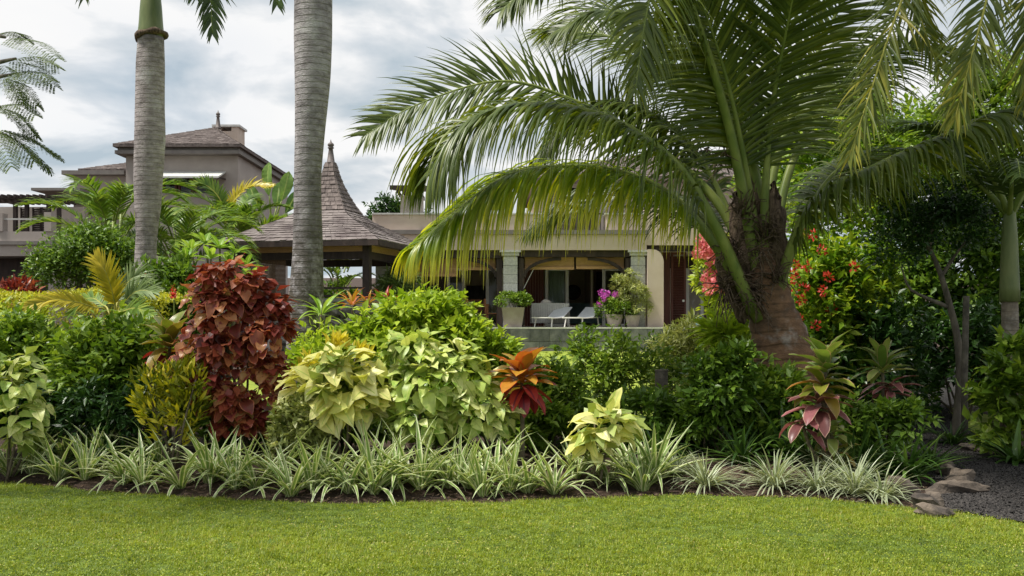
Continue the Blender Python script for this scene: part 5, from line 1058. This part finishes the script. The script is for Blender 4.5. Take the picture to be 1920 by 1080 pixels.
pos, out, tint = lobe_cloud(q, [(-.3, 0, 1.25, .4, .35, .35), (.05, 0, 1.0, .42, .4, .4), (-.1, 0, 1.6, .2, .2, .16), (.2, 0, .6, .35, .35, .3)], 2600, .14); Y, Z = leaf_dirs(q, out, .45); foliage('foliage', r, tpl_small(.22), M['pale'], pos, Y, Z, q.uniform(.08, .15, len(pos)), tint); stems(r, q, [(0, 0, 1., .3, .3, .4)], M['stem'], 5)
# planting round the pavilion
shrub('pavilion_fern_bush', 'feathery grey green bush beside the pavilion post', 690, 790, 492, 28.8, 3500, .2, M['silver'], .22, .5, seed=5, bumps=4)
palm_clump('pavilion_spiky_palm', 'spiky leaved plant seen through the pavilion', 637, 33.5, 485, 16, 1.1, 'areca', 6, wd=.05, LL=.3, nl=20, cane=False, cat='plant')
shrub('pavilion_back_bush', 'green bush behind the pavilion seen under its roof', 560, 700, 520, 35.0, 3800, .16, M['mid'], .45, .3, seed=6)
shrub('courtyard_bush', 'dark bush between the pavilion and the villa terrace', 745, 850, 540, 29.5, 3000, .13, M['green'], .45, .3, seed=7)
# bromeliads along the wall
def rosette(name, label, px, py, d, n, L, wdt, mat, seed, cat='plant', group=None, el=(.2, 1.3), z=None, stalk=0, droop=.9, prof='lance', nlv=4, parts=True, fold=.2):
    q = np.random.default_rng(seed); g = G(px, d); g = g if z is None else np.array((g[0], g[1], z)); zc = ZZ(py, d)-g[2]; r = thing(name, label, cat, g, group); ms_ = []
    for i in range(nlv):
        V, F, UV = leaf_arrays(wdt, prof, droop*q.uniform(.6, 1.3), fold, .01, .15, 6, 4, seed=seed*10+i); ms_.append(mesh_np('leaf', V, F, M[mat] if isinstance(mat, str) else M[mat[i % len(mat)]], UV, smooth=True))
    if zc > .05:
        v, f = tube(catmull([(0, 0, -.05), (q.normal()*.03, 0, zc*.5), (0, 0, zc)], 8), np.linspace(.022, .016, 8), 8); obj('stem', mesh_np('stem', v, f, M['stem'], smooth=True), r)
    az = np.arange(n)*2.399+q.normal(size=n)*.2; t = (np.arange(n)+.5)/n; e = el[0]+(el[1]-el[0])*t+q.normal(size=n)*.12
    Y = np.stack([np.cos(az)*np.cos(e), np.sin(az)*np.cos(e), np.sin(e)], -1); Z = np.stack([-np.cos(az)*np.sin(e), -np.sin(az)*np.sin(e), np.cos(e)], -1)
    pos = np.stack([np.cos(az)*.02, np.sin(az)*.02, zc+stalk*(t-.5)], -1)
    place(r, 'leaf', ms_, pos, Y, Z, L*(.75+.35*np.sin(PI*(.2+.6*t)))*q.uniform(.85, 1.1, n), q); return r
rosette('bromeliad', 'orange red bromeliad standing beside the stone wall', 660, 572, 15.5, 15, .34, .14, 'ti_orange', 1, group='bromeliads by the wall'); rosette('bromeliad', 'dark red bromeliad above the bright green shrub', 722, 566, 15.5, 14, .3, .14, 'ti_red', 2, group='bromeliads by the wall'); rosette('bromeliad', 'small orange bromeliad between the two larger bromeliads', 690, 570, 15.6, 13, .26, .14, 'ti_orange', 3, group='bromeliads by the wall')
rosette('epiphyte_plant', 'green spiky plant growing on the mottled palm trunk', 602, 590, 12.6, 20, .42, .1, 'plumeria', 4, el=(.1, 1.3))
shrub('russet_bush', 'dull russet leaved bush below the balcony house', -30, 75, 490, 19.5, 1300, .15, M['redback'], .3, .2, seed=61, bumps=3)
# ---------------------------------------------------------------- planting on the lawn side, far to near
def hedge(name, label, px0, px1, ytop, d, depth, n, size, mat, seed):
    q = np.random.default_rng(seed); b = G((px0+px1)/2, d); hw = (px1-px0)/2*d/FPX; top = ZZ(ytop, d)-b[2]; r = thing(name, label, 'hedge', b)
    f = q.random(n); x = q.uniform(-hw, hw, n); y = q.uniform(-depth/2, depth/2, n); z = q.random(n)**.7*top
    tp_ = f < .5; z = np.where(tp_, top+q.normal(size=n)*.03+.04*np.sin(x*3), z); y = np.where(tp_, y, np.where(f < .9, -depth/2+q.normal(size=n)*.04, depth/2)); out = np.where(tp_[:, None], (0, 0, 1.), (0, -1., .2)); pos = np.stack([x, y, z], -1)
    Y, Z = leaf_dirs(q, nrm(out+unit(q, n)*.6), .1); foliage('foliage', r, tpl_small(.5), M[mat], pos, Y, Z, size*q.uniform(.6, 1.3, n), q.random(n)); stems(r, q, [(-hw/2, 0, top/2, hw/2, .2, top/3), (hw/2, 0, top/2, hw/2, .2, top/3)], M['stem'], 6)
hedge('golden_hedge', 'clipped golden yellow hedge with a flat top', -60, 345, 556, 15.0, 1.3, 15000, .055, 'hedge', 1)
shrub('jasmine_bush', 'domed dark green bush beside the ringed royal palm', 268, 405, 474, 16.0, 7500, .085, M['green'], .5, .25, seed=8, bumps=5)
shrub('lime_edge_bush', 'small lime green sprig at the foot of the ringed royal palm', 240, 300, 508, 15.5, 700, .08, M['lime'], .35, .2, seed=9, bumps=2)
# plumeria whorls
b = G(420, 16.5); r = thing('frangipani', 'frangipani with pale green leaf whorls behind the copper shrub', 'shrub', b); q = np.random.default_rng(14); pm = []
for i in range(4):
    V, F, UV = leaf_arrays(.3, 'obov', .5, .12, .01, .2, 6, 4, seed=i+40); pm.append(mesh_np('leaf', V, F, M['plumeria'], UV, smooth=True))
for px, py in ((358, 470), (385, 458), (412, 466), (440, 475), (462, 500), (350, 490), (395, 486), (428, 492), (470, 520), (448, 530)):
    c = W(px, py, 16.5+q.normal()*.3)-b; v, f = tube(catmull([(q.normal()*.05, 0, -.05), c*.55+np.array((0, 0, -.05)), c], 7), np.linspace(.03, .016, 7), 6); obj('stem', mesh_np('stem', v, f, M['stem'], smooth=True), r)
    n = 11; az = np.arange(n)*2.399+q.random()*6; e = q.uniform(.1, .9, n); Y = np.stack([np.cos(az)*np.cos(e), np.sin(az)*np.cos(e), np.sin(e)], -1); Z = np.stack([-np.cos(az)*np.sin(e), -np.sin(az)*np.sin(e), np.cos(e)], -1)
    place(r, 'leaf', pm, np.tile(c, (n, 1)), Y, Z, q.uniform(.24, .36, n), q)
for px, py, d, lab in ((325, 548, 13.2, 'deep red ginger flower spike beside the copper shrub'), (271, 522, 15.2, 'red ginger flower spike by the ringed palm foot')):
    b = G(px, d); r = thing('ginger_flower', lab, 'flower', b, 'red ginger flowers'); zc = ZZ(py+14, d)-b[2]; v, f = tube([(0, 0, -.05), (.01, 0, zc)], [.012, .01], 6); obj('stem', mesh_np('stem', v, f, M['petiole']), r); n = 60; t = q.random(n); az = q.random(n)*6.28; p = np.stack([np.cos(az)*.02, np.sin(az)*.02, zc+.2*t], -1); foliage('flower_spike', r, tpl_small(.6), M['red'], p, np.stack([np.cos(az), np.sin(az), np.full(n, .9)], -1), np.stack([-np.cos(az), -np.sin(az), np.ones(n)], -1), .06*(1.15-t), q.random(n)*.3)
# young palm with yellow fronds
b = G(200, 13.0); r = thing('young_palm', 'young palm with golden upright frond and pale drooping fronds', 'palm', b); yl = lambda px, py, d: W(px, py, d)-b
for i, (pts, m_, L_) in enumerate([([(215, 600, 12.8), (213, 560, 12.7), (200, 515, 12.6), (180, 484, 12.6)], 'areca_y', .32), ([(205, 600, 12.8), (170, 575, 12.5), (110, 562, 12.2), (45, 575, 12.0)], 'areca_y', .25), ([(218, 600, 12.8), (240, 560, 12.7), (262, 545, 12.6), (292, 548, 12.5)], 'silver', .3), ([(215, 600, 12.8), (225, 555, 12.9), (250, 520, 13), (270, 530, 13)], 'silver', .3), ([(210, 600, 12.8), (230, 585, 12.4), (255, 578, 12.2), (285, 590, 12.0)], 'areca', .28), ([(205, 600, 12.9), (190, 570, 13.2), (165, 560, 13.5), (130, 590, 13.6)], 'areca', .28)]):
    frond(r, [np.array((.0, 0, .0)), ]+[yl(*p) for p in pts], 40, L_, .035, .42, .8, .35, .1, .25, (.2, -.9, .5), M[m_], M['petiole_y'], .022, .004, 150+i, segs=4, vee=.2)
for nm, lab, a, c, yt, d, n, s, m_, sd in (('fern_filler', 'shadowed leafy filler under the cream shrub', 520, 720, 745, 10.6, 2600, .09, 'green', 50), ('leaf_filler', 'shadowed leafy filler under the copper shrub', 350, 540, 740, 10.9, 2600, .09, 'green', 51), ('bed_filler', 'low green filler under the mottled shrub', 720, 960, 730, 10.8, 3000, .09, 'green', 52), ('stem_filler', 'low leafy filler round the bare cordyline stem', 940, 1130, 735, 10.7, 2800, .085, 'mid', 53), ('post_filler', 'dark low leaves beside the stub post', 1110, 1330, 735, 10.9, 3200, .085, 'green', 54), ('corner_filler', 'low dark leaves at the coconut palm side of the bed', 1390, 1560, 720, 10.8, 2800, .085, 'green', 56), ('end_filler', 'low leaves at the end of the bed by the lemon shrub', -30, 140, 720, 10.7, 2600, .09, 'dark', 57)):
    shrub(nm, lab, a, c, yt, d, n, s, M[m_], .45, .3, seed=sd, bumps=6, nst=4)
sp_ = [('leafy_bush', 'deep green small leaved bush below the golden hedge', -40, 150, 590, 12.0, 5500, .095, 'mid', 20), ('glossy_bush', 'dense glossy mid green bush beside the copper shrub', 115, 350, 584, 11.2, 8000, .098, 'mid', 21),
       ('lantana_bush', 'loose bright green shrub at the foot of the mottled palm trunk', 525, 705, 608, 12.3, 3200, .10, 'bright', 22), ('bright_bush_', 'big sunlit bright green shrub with pointed leaves', 655, 960, 562, 12.4, 10500, .115, 'bright', 23),
       ('open_bush', 'airy green shrub in front of the slate terrace wall', 1020, 1180, 612, 12.8, 1500, .085, 'mid', 24), ('twiggy_bush', 'fine leaved green shrub behind the square stub post', 1120, 1290, 615, 12.6, 1900, .07, 'mid', 25),
       ('shade_bush', 'dense dark shrub with heart shaped leaves', 1268, 1420, 648, 10.5, 5200, .075, 'green', 26), ('low_bush', 'low mid green filler shrub behind the orange cordyline', 955, 1090, 668, 11.3, 3200, .075, 'mid', 27),
       ('palm_foot_bush', 'leafy green shrub hiding the coconut palm foot', 1375, 1530, 668, 10.8, 1700, .10, 'mid', 28), ('path_bush', 'bright broad leaved shrub beside the slim palm', 1828, 1960, 612, 11.6, 1700, .125, 'mid', 29), ('gap_bush', 'small dull green bush between the two pink edged cordylines', 1570, 1720, 745, 10.4, 1700, .085, 'green', 31)]
for nm, lab, a, c, yt, d, n, s, m_, sd in sp_:
    shrub(nm.strip('_'), lab, a, c, yt, d, n, s, M[m_], .48, .25, seed=sd, bumps=6, nst=6, lobes=[(795, 620, 0, 70, 48), (715, 655, 0, 52, 44), (840, 645, -.1, 50, 40), (905, 680, 0, 44, 38), (760, 690, 0, 110, 60), (880, 705, 0, 70, 40), (820, 600, .2, 44, 30)] if nm.endswith('_') else None)
shrub('variegated_fern_bush', 'pale cream green ferny shrub below the blue jars', 1232, 1345, 592, 14.5, 3400, .12, M['pale'], .2, .45, seed=40, bumps=4)
shrub('cream_leaf_bush', 'small leaved cream variegated bush at the copper shrub foot', 500, 610, 728, 9.75, 2600, .06, M['pale'], .5, .3, seed=41, bumps=4)
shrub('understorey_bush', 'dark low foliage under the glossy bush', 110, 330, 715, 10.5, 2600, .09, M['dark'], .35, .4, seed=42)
shrub('ginger_leaf_bush', 'long leaved bright plant beside the coconut palm trunk', 1320, 1420, 556, 13, 420, .26, M['bright'], .2, .3, seed=43, bumps=3, nst=4)
shrub('lime_sprig_bush', 'light green leafy sprigs in front of the golden hedge', -30, 110, 565, 12.9, 1900, .09, M['lime'], .4, .2, seed=44, bumps=4)
# big leaf templates
def leafset(w_, prof, droop, fold, wave, mat, n=5, cord=0., a0=.2):
    out_ = []
    for i in range(n):
        V, F, UV = leaf_arrays(w_, prof, droop*(.5+.25*i), fold, wave, a0, 6, 4, cord, i*7+3); out_.append(mesh_np('leaf', V, F, M[mat], UV, smooth=True))
    return out_
LS_red = leafset(.82, 'ovate', .5, .12, .06, 'redleaf', cord=.12); LS_cr = leafset(.7, 'ovate', .7, .12, .045, 'cream', cord=.08); LS_cg = leafset(.66, 'ovate', .7, .12, .04, 'creamgreen', cord=.08); LS_ct = leafset(.26, 'lance', .3, .15, .01, 'croton', a0=.1)
def lobes_px(base, d, Ls): k = d/FPX; return [((a-960)*k-base[0], dd, CAMH+(600-c)*k-base[2], ra*k, ra*k*.9, rb*k) for a, c, dd, ra, rb in Ls]
q = np.random.default_rng(100)
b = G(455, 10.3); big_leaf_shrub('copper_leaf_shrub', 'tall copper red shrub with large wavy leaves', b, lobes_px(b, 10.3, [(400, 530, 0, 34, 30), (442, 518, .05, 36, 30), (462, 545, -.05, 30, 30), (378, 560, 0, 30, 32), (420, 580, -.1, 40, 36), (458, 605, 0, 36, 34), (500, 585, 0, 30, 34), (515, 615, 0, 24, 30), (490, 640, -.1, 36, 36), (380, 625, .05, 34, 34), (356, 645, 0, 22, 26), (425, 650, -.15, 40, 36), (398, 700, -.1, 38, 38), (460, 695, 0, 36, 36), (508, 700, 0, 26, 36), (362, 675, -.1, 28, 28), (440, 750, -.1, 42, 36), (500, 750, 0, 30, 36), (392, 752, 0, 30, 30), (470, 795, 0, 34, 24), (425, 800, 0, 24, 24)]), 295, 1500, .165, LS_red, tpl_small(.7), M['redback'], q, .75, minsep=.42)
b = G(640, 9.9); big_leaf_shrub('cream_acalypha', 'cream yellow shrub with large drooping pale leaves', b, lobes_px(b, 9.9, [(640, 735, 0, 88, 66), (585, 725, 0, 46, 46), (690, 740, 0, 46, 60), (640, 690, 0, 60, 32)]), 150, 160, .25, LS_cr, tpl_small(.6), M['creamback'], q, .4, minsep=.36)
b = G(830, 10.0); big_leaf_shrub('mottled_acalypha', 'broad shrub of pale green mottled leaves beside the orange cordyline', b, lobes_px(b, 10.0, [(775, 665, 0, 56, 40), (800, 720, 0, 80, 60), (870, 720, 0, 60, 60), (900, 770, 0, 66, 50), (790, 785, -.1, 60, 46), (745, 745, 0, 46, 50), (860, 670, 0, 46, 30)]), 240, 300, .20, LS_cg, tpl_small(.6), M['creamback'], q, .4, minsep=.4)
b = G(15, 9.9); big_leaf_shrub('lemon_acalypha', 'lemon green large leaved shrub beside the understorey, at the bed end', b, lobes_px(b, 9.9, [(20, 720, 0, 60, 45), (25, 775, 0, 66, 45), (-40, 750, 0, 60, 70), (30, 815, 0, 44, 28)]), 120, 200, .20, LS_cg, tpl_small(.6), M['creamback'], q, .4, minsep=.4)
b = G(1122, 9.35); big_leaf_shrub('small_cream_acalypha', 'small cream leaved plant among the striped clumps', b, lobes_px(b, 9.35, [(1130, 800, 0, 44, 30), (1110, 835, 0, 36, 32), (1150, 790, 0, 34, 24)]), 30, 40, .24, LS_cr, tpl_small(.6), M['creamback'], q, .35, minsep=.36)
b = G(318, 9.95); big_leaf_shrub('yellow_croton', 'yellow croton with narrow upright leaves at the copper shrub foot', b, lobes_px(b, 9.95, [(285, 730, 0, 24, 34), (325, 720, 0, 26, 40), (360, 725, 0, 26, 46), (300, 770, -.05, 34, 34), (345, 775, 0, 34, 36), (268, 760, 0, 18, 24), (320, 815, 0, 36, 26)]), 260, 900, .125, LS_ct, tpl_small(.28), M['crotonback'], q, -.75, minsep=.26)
b = G(640, 10.7); big_leaf_shrub('golden_spike_plant', 'golden yellow upright bracts rising behind the cream shrub', b, lobes_px(b, 10.7, [(626, 655, 0, 9, 18), (560, 705, 0, 10, 14), (590, 690, 0, 12, 14), (665, 668, 0, 14, 14), (690, 665, 0, 10, 14)]), 40, 120, .13, leafset(.4, 'lance', .2, .2, 0, 'croton', 3), tpl_small(.4), M['yellow'], q, -1.2, minsep=.2, cat='plant', nst=6)
# cordylines
def cordyline(label, px, d, tiers, mats, seed, n=16, L=.38, wdt=.42, nm='cordyline', el=(-.2, 1.25)):
    q = np.random.default_rng(seed); b = G(px, d); r = thing(nm, label, 'cordyline', b, 'cordylines'); sets = [leafset(wdt, 'broad', .9, .16, .02, m_, 4) for m_ in mats]
    zt = None
    for ti, (tx, ty, s, e0, e1, m_i, cnt) in enumerate(tiers):
        c = W(tx, ty, d)-b
        v, f = tube(catmull([(q.normal()*.02, 0, -.05), c*.5+np.array((c[0]*.2, 0, 0)), c], 8), np.linspace(.022, .016, 8), 8); obj('stem', mesh_np('stem', v, f, M['stem'], smooth=True), r)
        az = np.arange(cnt)*2.399+q.random()*6; t = (np.arange(cnt)+.5)/cnt; e = e0+(e1-e0)*t+q.normal(size=cnt)*.1
        Y = np.stack([np.cos(az)*np.cos(e), np.sin(az)*np.cos(e), np.sin(e)], -1); Z = np.stack([-np.cos(az)*np.sin(e), -np.sin(az)*np.sin(e), np.cos(e)], -1)
        place(r, 'leaf', sets[m_i], np.tile(c, (cnt, 1))+np.stack([0*t, 0*t, (t-.5)*.12*s], -1), Y, Z, L*s*q.uniform(.8, 1.1, cnt), q)
cordyline('cordyline with an orange leaf fan above crimson drooping leaves on a bare stem', 980, 10.0, [(978, 708, 1.05, .0, 1.15, 0, 20), (980, 728, .9, -.55, .0, 1, 12)], ('ti_orange', 'ti_red'), 1)
cordyline('bronze green cordyline with one red leaf beside the copper shrub', 318, 10.7, [(318, 645, 1.0, -.1, 1.3, 0, 20), (315, 672, .9, -.4, .15, 1, 8)], ('ti_green', 'ti_red'), 2)
cordyline('tall cordyline with olive crown and dusky pink lower leaves', 1555, 9.6, [(1548, 690, 1.0, .2, 1.3, 0, 16), (1542, 725, 1.0, -.2, .6, 2, 12), (1535, 762, 1.0, -.35, .4, 1, 13), (1505, 795, .8, -.6, .2, 1, 6), (1560, 815, .8, -.5, .6, 0, 11), (1567, 850, .7, -.6, .3, 2, 9)], ('ti_olive', 'ti_pink', 'ti_green'), 3, L=.38, wdt=.38)
cordyline('cordyline with narrow green leaves and maroon lower leaves next to the path', 1660, 10.7, [(1655, 692, 1.0, .05, 1.35, 0, 22), (1670, 728, .95, -.3, .3, 1, 14)], ('ti_olive', 'ti_pink'), 4, L=.40, wdt=.24)
g = G(1240, 12.0); obj('stub_post', MB().box(-.07, .07, -.06, .06, -.3, ZZ(696, 12)-g[2]).box(-.075, .075, -.065, .065, ZZ(696, 12)-g[2]+.002, ZZ(696, 12)-g[2]+.02).mesh('stub_post', M['concrete']), loc=tuple(g), label='short square weathered stub post in the planting bed', cat='post')
# ---------------------------------------------------------------- strap leaved clumps
def blades_joined(name, label, px, d, n, L, wdt, mat, seed, group, el=(.5, 1.5), droop=1.3, cat='plant'):
    q = np.random.default_rng(seed); b = G(px, d); r = thing(name, label, cat, b, group); VV = []; n0 = 0; FF = []; UU = []; RR = []
    for i in range(6):
        m = n//6; az = q.random(m)*6.28; e = q.uniform(el[0], el[1], m); Y = np.stack([np.cos(az)*np.cos(e), np.sin(az)*np.cos(e), np.sin(e)], -1); Z = np.stack([-np.cos(az)*np.sin(e), -np.sin(az)*np.sin(e), np.cos(e)], -1)
        tp2 = leaf_arrays(wdt, 'strap', droop*(.45+.22*i), .25, 0, .05, 7, 2, seed=i); pos = np.stack([np.cos(az)*.05*q.random(m), np.sin(az)*.05*q.random(m), np.zeros(m)], -1)
        V, F, U_, R_ = scatter(tp2, pos, Y, Z, L*q.uniform(.6, 1.1, m), q.random(m)); VV.append(V); FF.append(F+n0); UU.append(U_); RR.append(R_); n0 += len(V)
    V = np.concatenate(VV); zg = H(V[:, 0]+b[0], V[:, 1]+b[1])-b[2]+.006; V[:, 2] = np.maximum(V[:, 2], zg)
    obj('blades', mesh_np('blades', V, np.concatenate(FF), M[mat], np.concatenate(UU), np.concatenate(RR)), r, kind='stuff'); return r
dk = [(1195, 10.8, .6), (1260, 10.6, .62), (1230, 10.2, .55), (1310, 10.9, .7), (1430, 10.4, .7), (1470, 10.2, .72), (1120, 10.7, .5), (1660, 9.9, .62), (1700, 9.8, .66), (1620, 10.1, .6), (1390, 10.0, .55), (1745, 10.5, .55), (1515, 10.0, .6), (1600, 9.6, .55)]
for i, (px, d, L_) in enumerate(dk): blades_joined('strappy_plant', 'dark green strap leaved clump '+('near the stub post' if px < 1330 else 'below the coconut palm foot' if px < 1520 else 'around the pink edged cordylines'), px, d, 54, L_, .07, 'darkstrap', 200+i, 'dark strap leaved clumps')
blades_joined('strappy_plant', 'dark strappy clump at the foot of the slim bent tree', 1785, 12.6, 54, .5, .07, 'darkstrap', 230, 'dark strap leaved clumps'); blades_joined('strappy_plant', 'broad strappy clump on the far path edge below the bright shrub', 1905, 11.0, 40, .55, .13, 'darkstrap', 231, 'dark strap leaved clumps')
for i, (px, d, L_) in enumerate([(170, 10.4, .5), (235, 10.3, .5), (285, 10.2, .45)]): blades_joined('lily_plant', 'plain green strappy clump behind the striped clumps', px, d, 42, L_, .09, 'darkstrap', 240+i, 'plain green strappy clumps')
for i, (px, d, s) in enumerate([(1322, 9.35, 1.05), (1452, 9.3, 1.08), (1530, 9.15, .95), (1602, 9.0, 1.1), (1655, 8.85, .9), (1560, 9.55, .9), (1265, 9.75, .85)]): blades_joined('fine_striped_clump', 'fine bladed silvery striped clump '+('before the dark heart leaved shrub' if px < 1400 else 'before the dark strappy clumps' if px < 1500 else 'below the tall cordyline' if px < 1620 else 'at the path rocks'), px, d, 130, .46*s, .036, 'finestrap', 260+i, 'fine striped clumps')
BL = []
for i in range(7):
    V, F, UV = leaf_arrays(.072, 'strap', .25+.3*i, .3, 0, .03, 7, 2, seed=i); BL.append(mesh_np('leaf', V, F, M['strap'], UV))
q = np.random.default_rng(300)
NEXT = [(60, 'the lemon green shrub'), (130, 'the shadowed bed end'), (250, 'the dense glossy bush'), (345, 'the yellow croton'), (420, 'the copper shrub edge facing the croton'), (500, 'the copper shrub'), (560, 'the small leaved cream bush'), (640, 'the cream yellow shrub'), (720, 'the cream and mottled shrubs'), (800, 'the mottled shrub'), (900, 'the low sprays of the mottled shrub'), (970, 'the end of the mottled shrub'), (1060, 'the bare cordyline stem'), (1160, 'the small cream leaved plant'), (1400, 'the stub post')]
def clump_label(px, fr): return ('cream edged strap clump on the lawn edge before ' if fr else 'cream edged strap clump tucked behind by ')+next(n_ for p_, n_ in NEXT if px <= p_)
front = [18, 108, 158, 232, 268, 338, 392, 440, 478, 545, 585, 628, 655, 700, 742, 790, 842, 880, 905, 955, 990, 1040, 1140, 1205]
spots = [(px, np.interp((px-960)/FPX*9.2, EX, ED)+q.uniform(.26, .55), q.uniform(.88, 1.15)) for px in front]+[(60, 10.1, 1.), (190, 10.2, 1.05), (300, 10.1, 1.), (120, 10.5, 1.0), (420, 9.55, 1.), (520, 9.45, 1.), (610, 9.4, 1.05), (690, 9.4, 1.1), (770, 9.35, 1.05), (860, 9.35, 1.), (930, 9.4, 1.), (1080, 9.55, .9), (1180, 9.7, 1.05), (1225, 9.5, 1.1)]
for i, (px, d, s) in enumerate(spots):
    b = G(px, float(d)); r = thing('striped_clump', clump_label(px, i < len(front)), 'plant', b, 'broad striped clumps')
    n = 29; az = q.random(n)*6.28; e = q.uniform(.78, 1.52, n); Y = np.stack([np.cos(az)*np.cos(e), np.sin(az)*np.cos(e), np.sin(e)], -1); Z = np.stack([-np.cos(az)*np.sin(e), -np.sin(az)*np.sin(e), np.cos(e)], -1)
    place(r, 'leaf', BL, np.stack([np.cos(az)*.05*q.random(n), np.sin(az)*.05*q.random(n), np.full(n, -.01)], -1), Y, Z, .60*s*q.uniform(.6, 1.12, n), q)
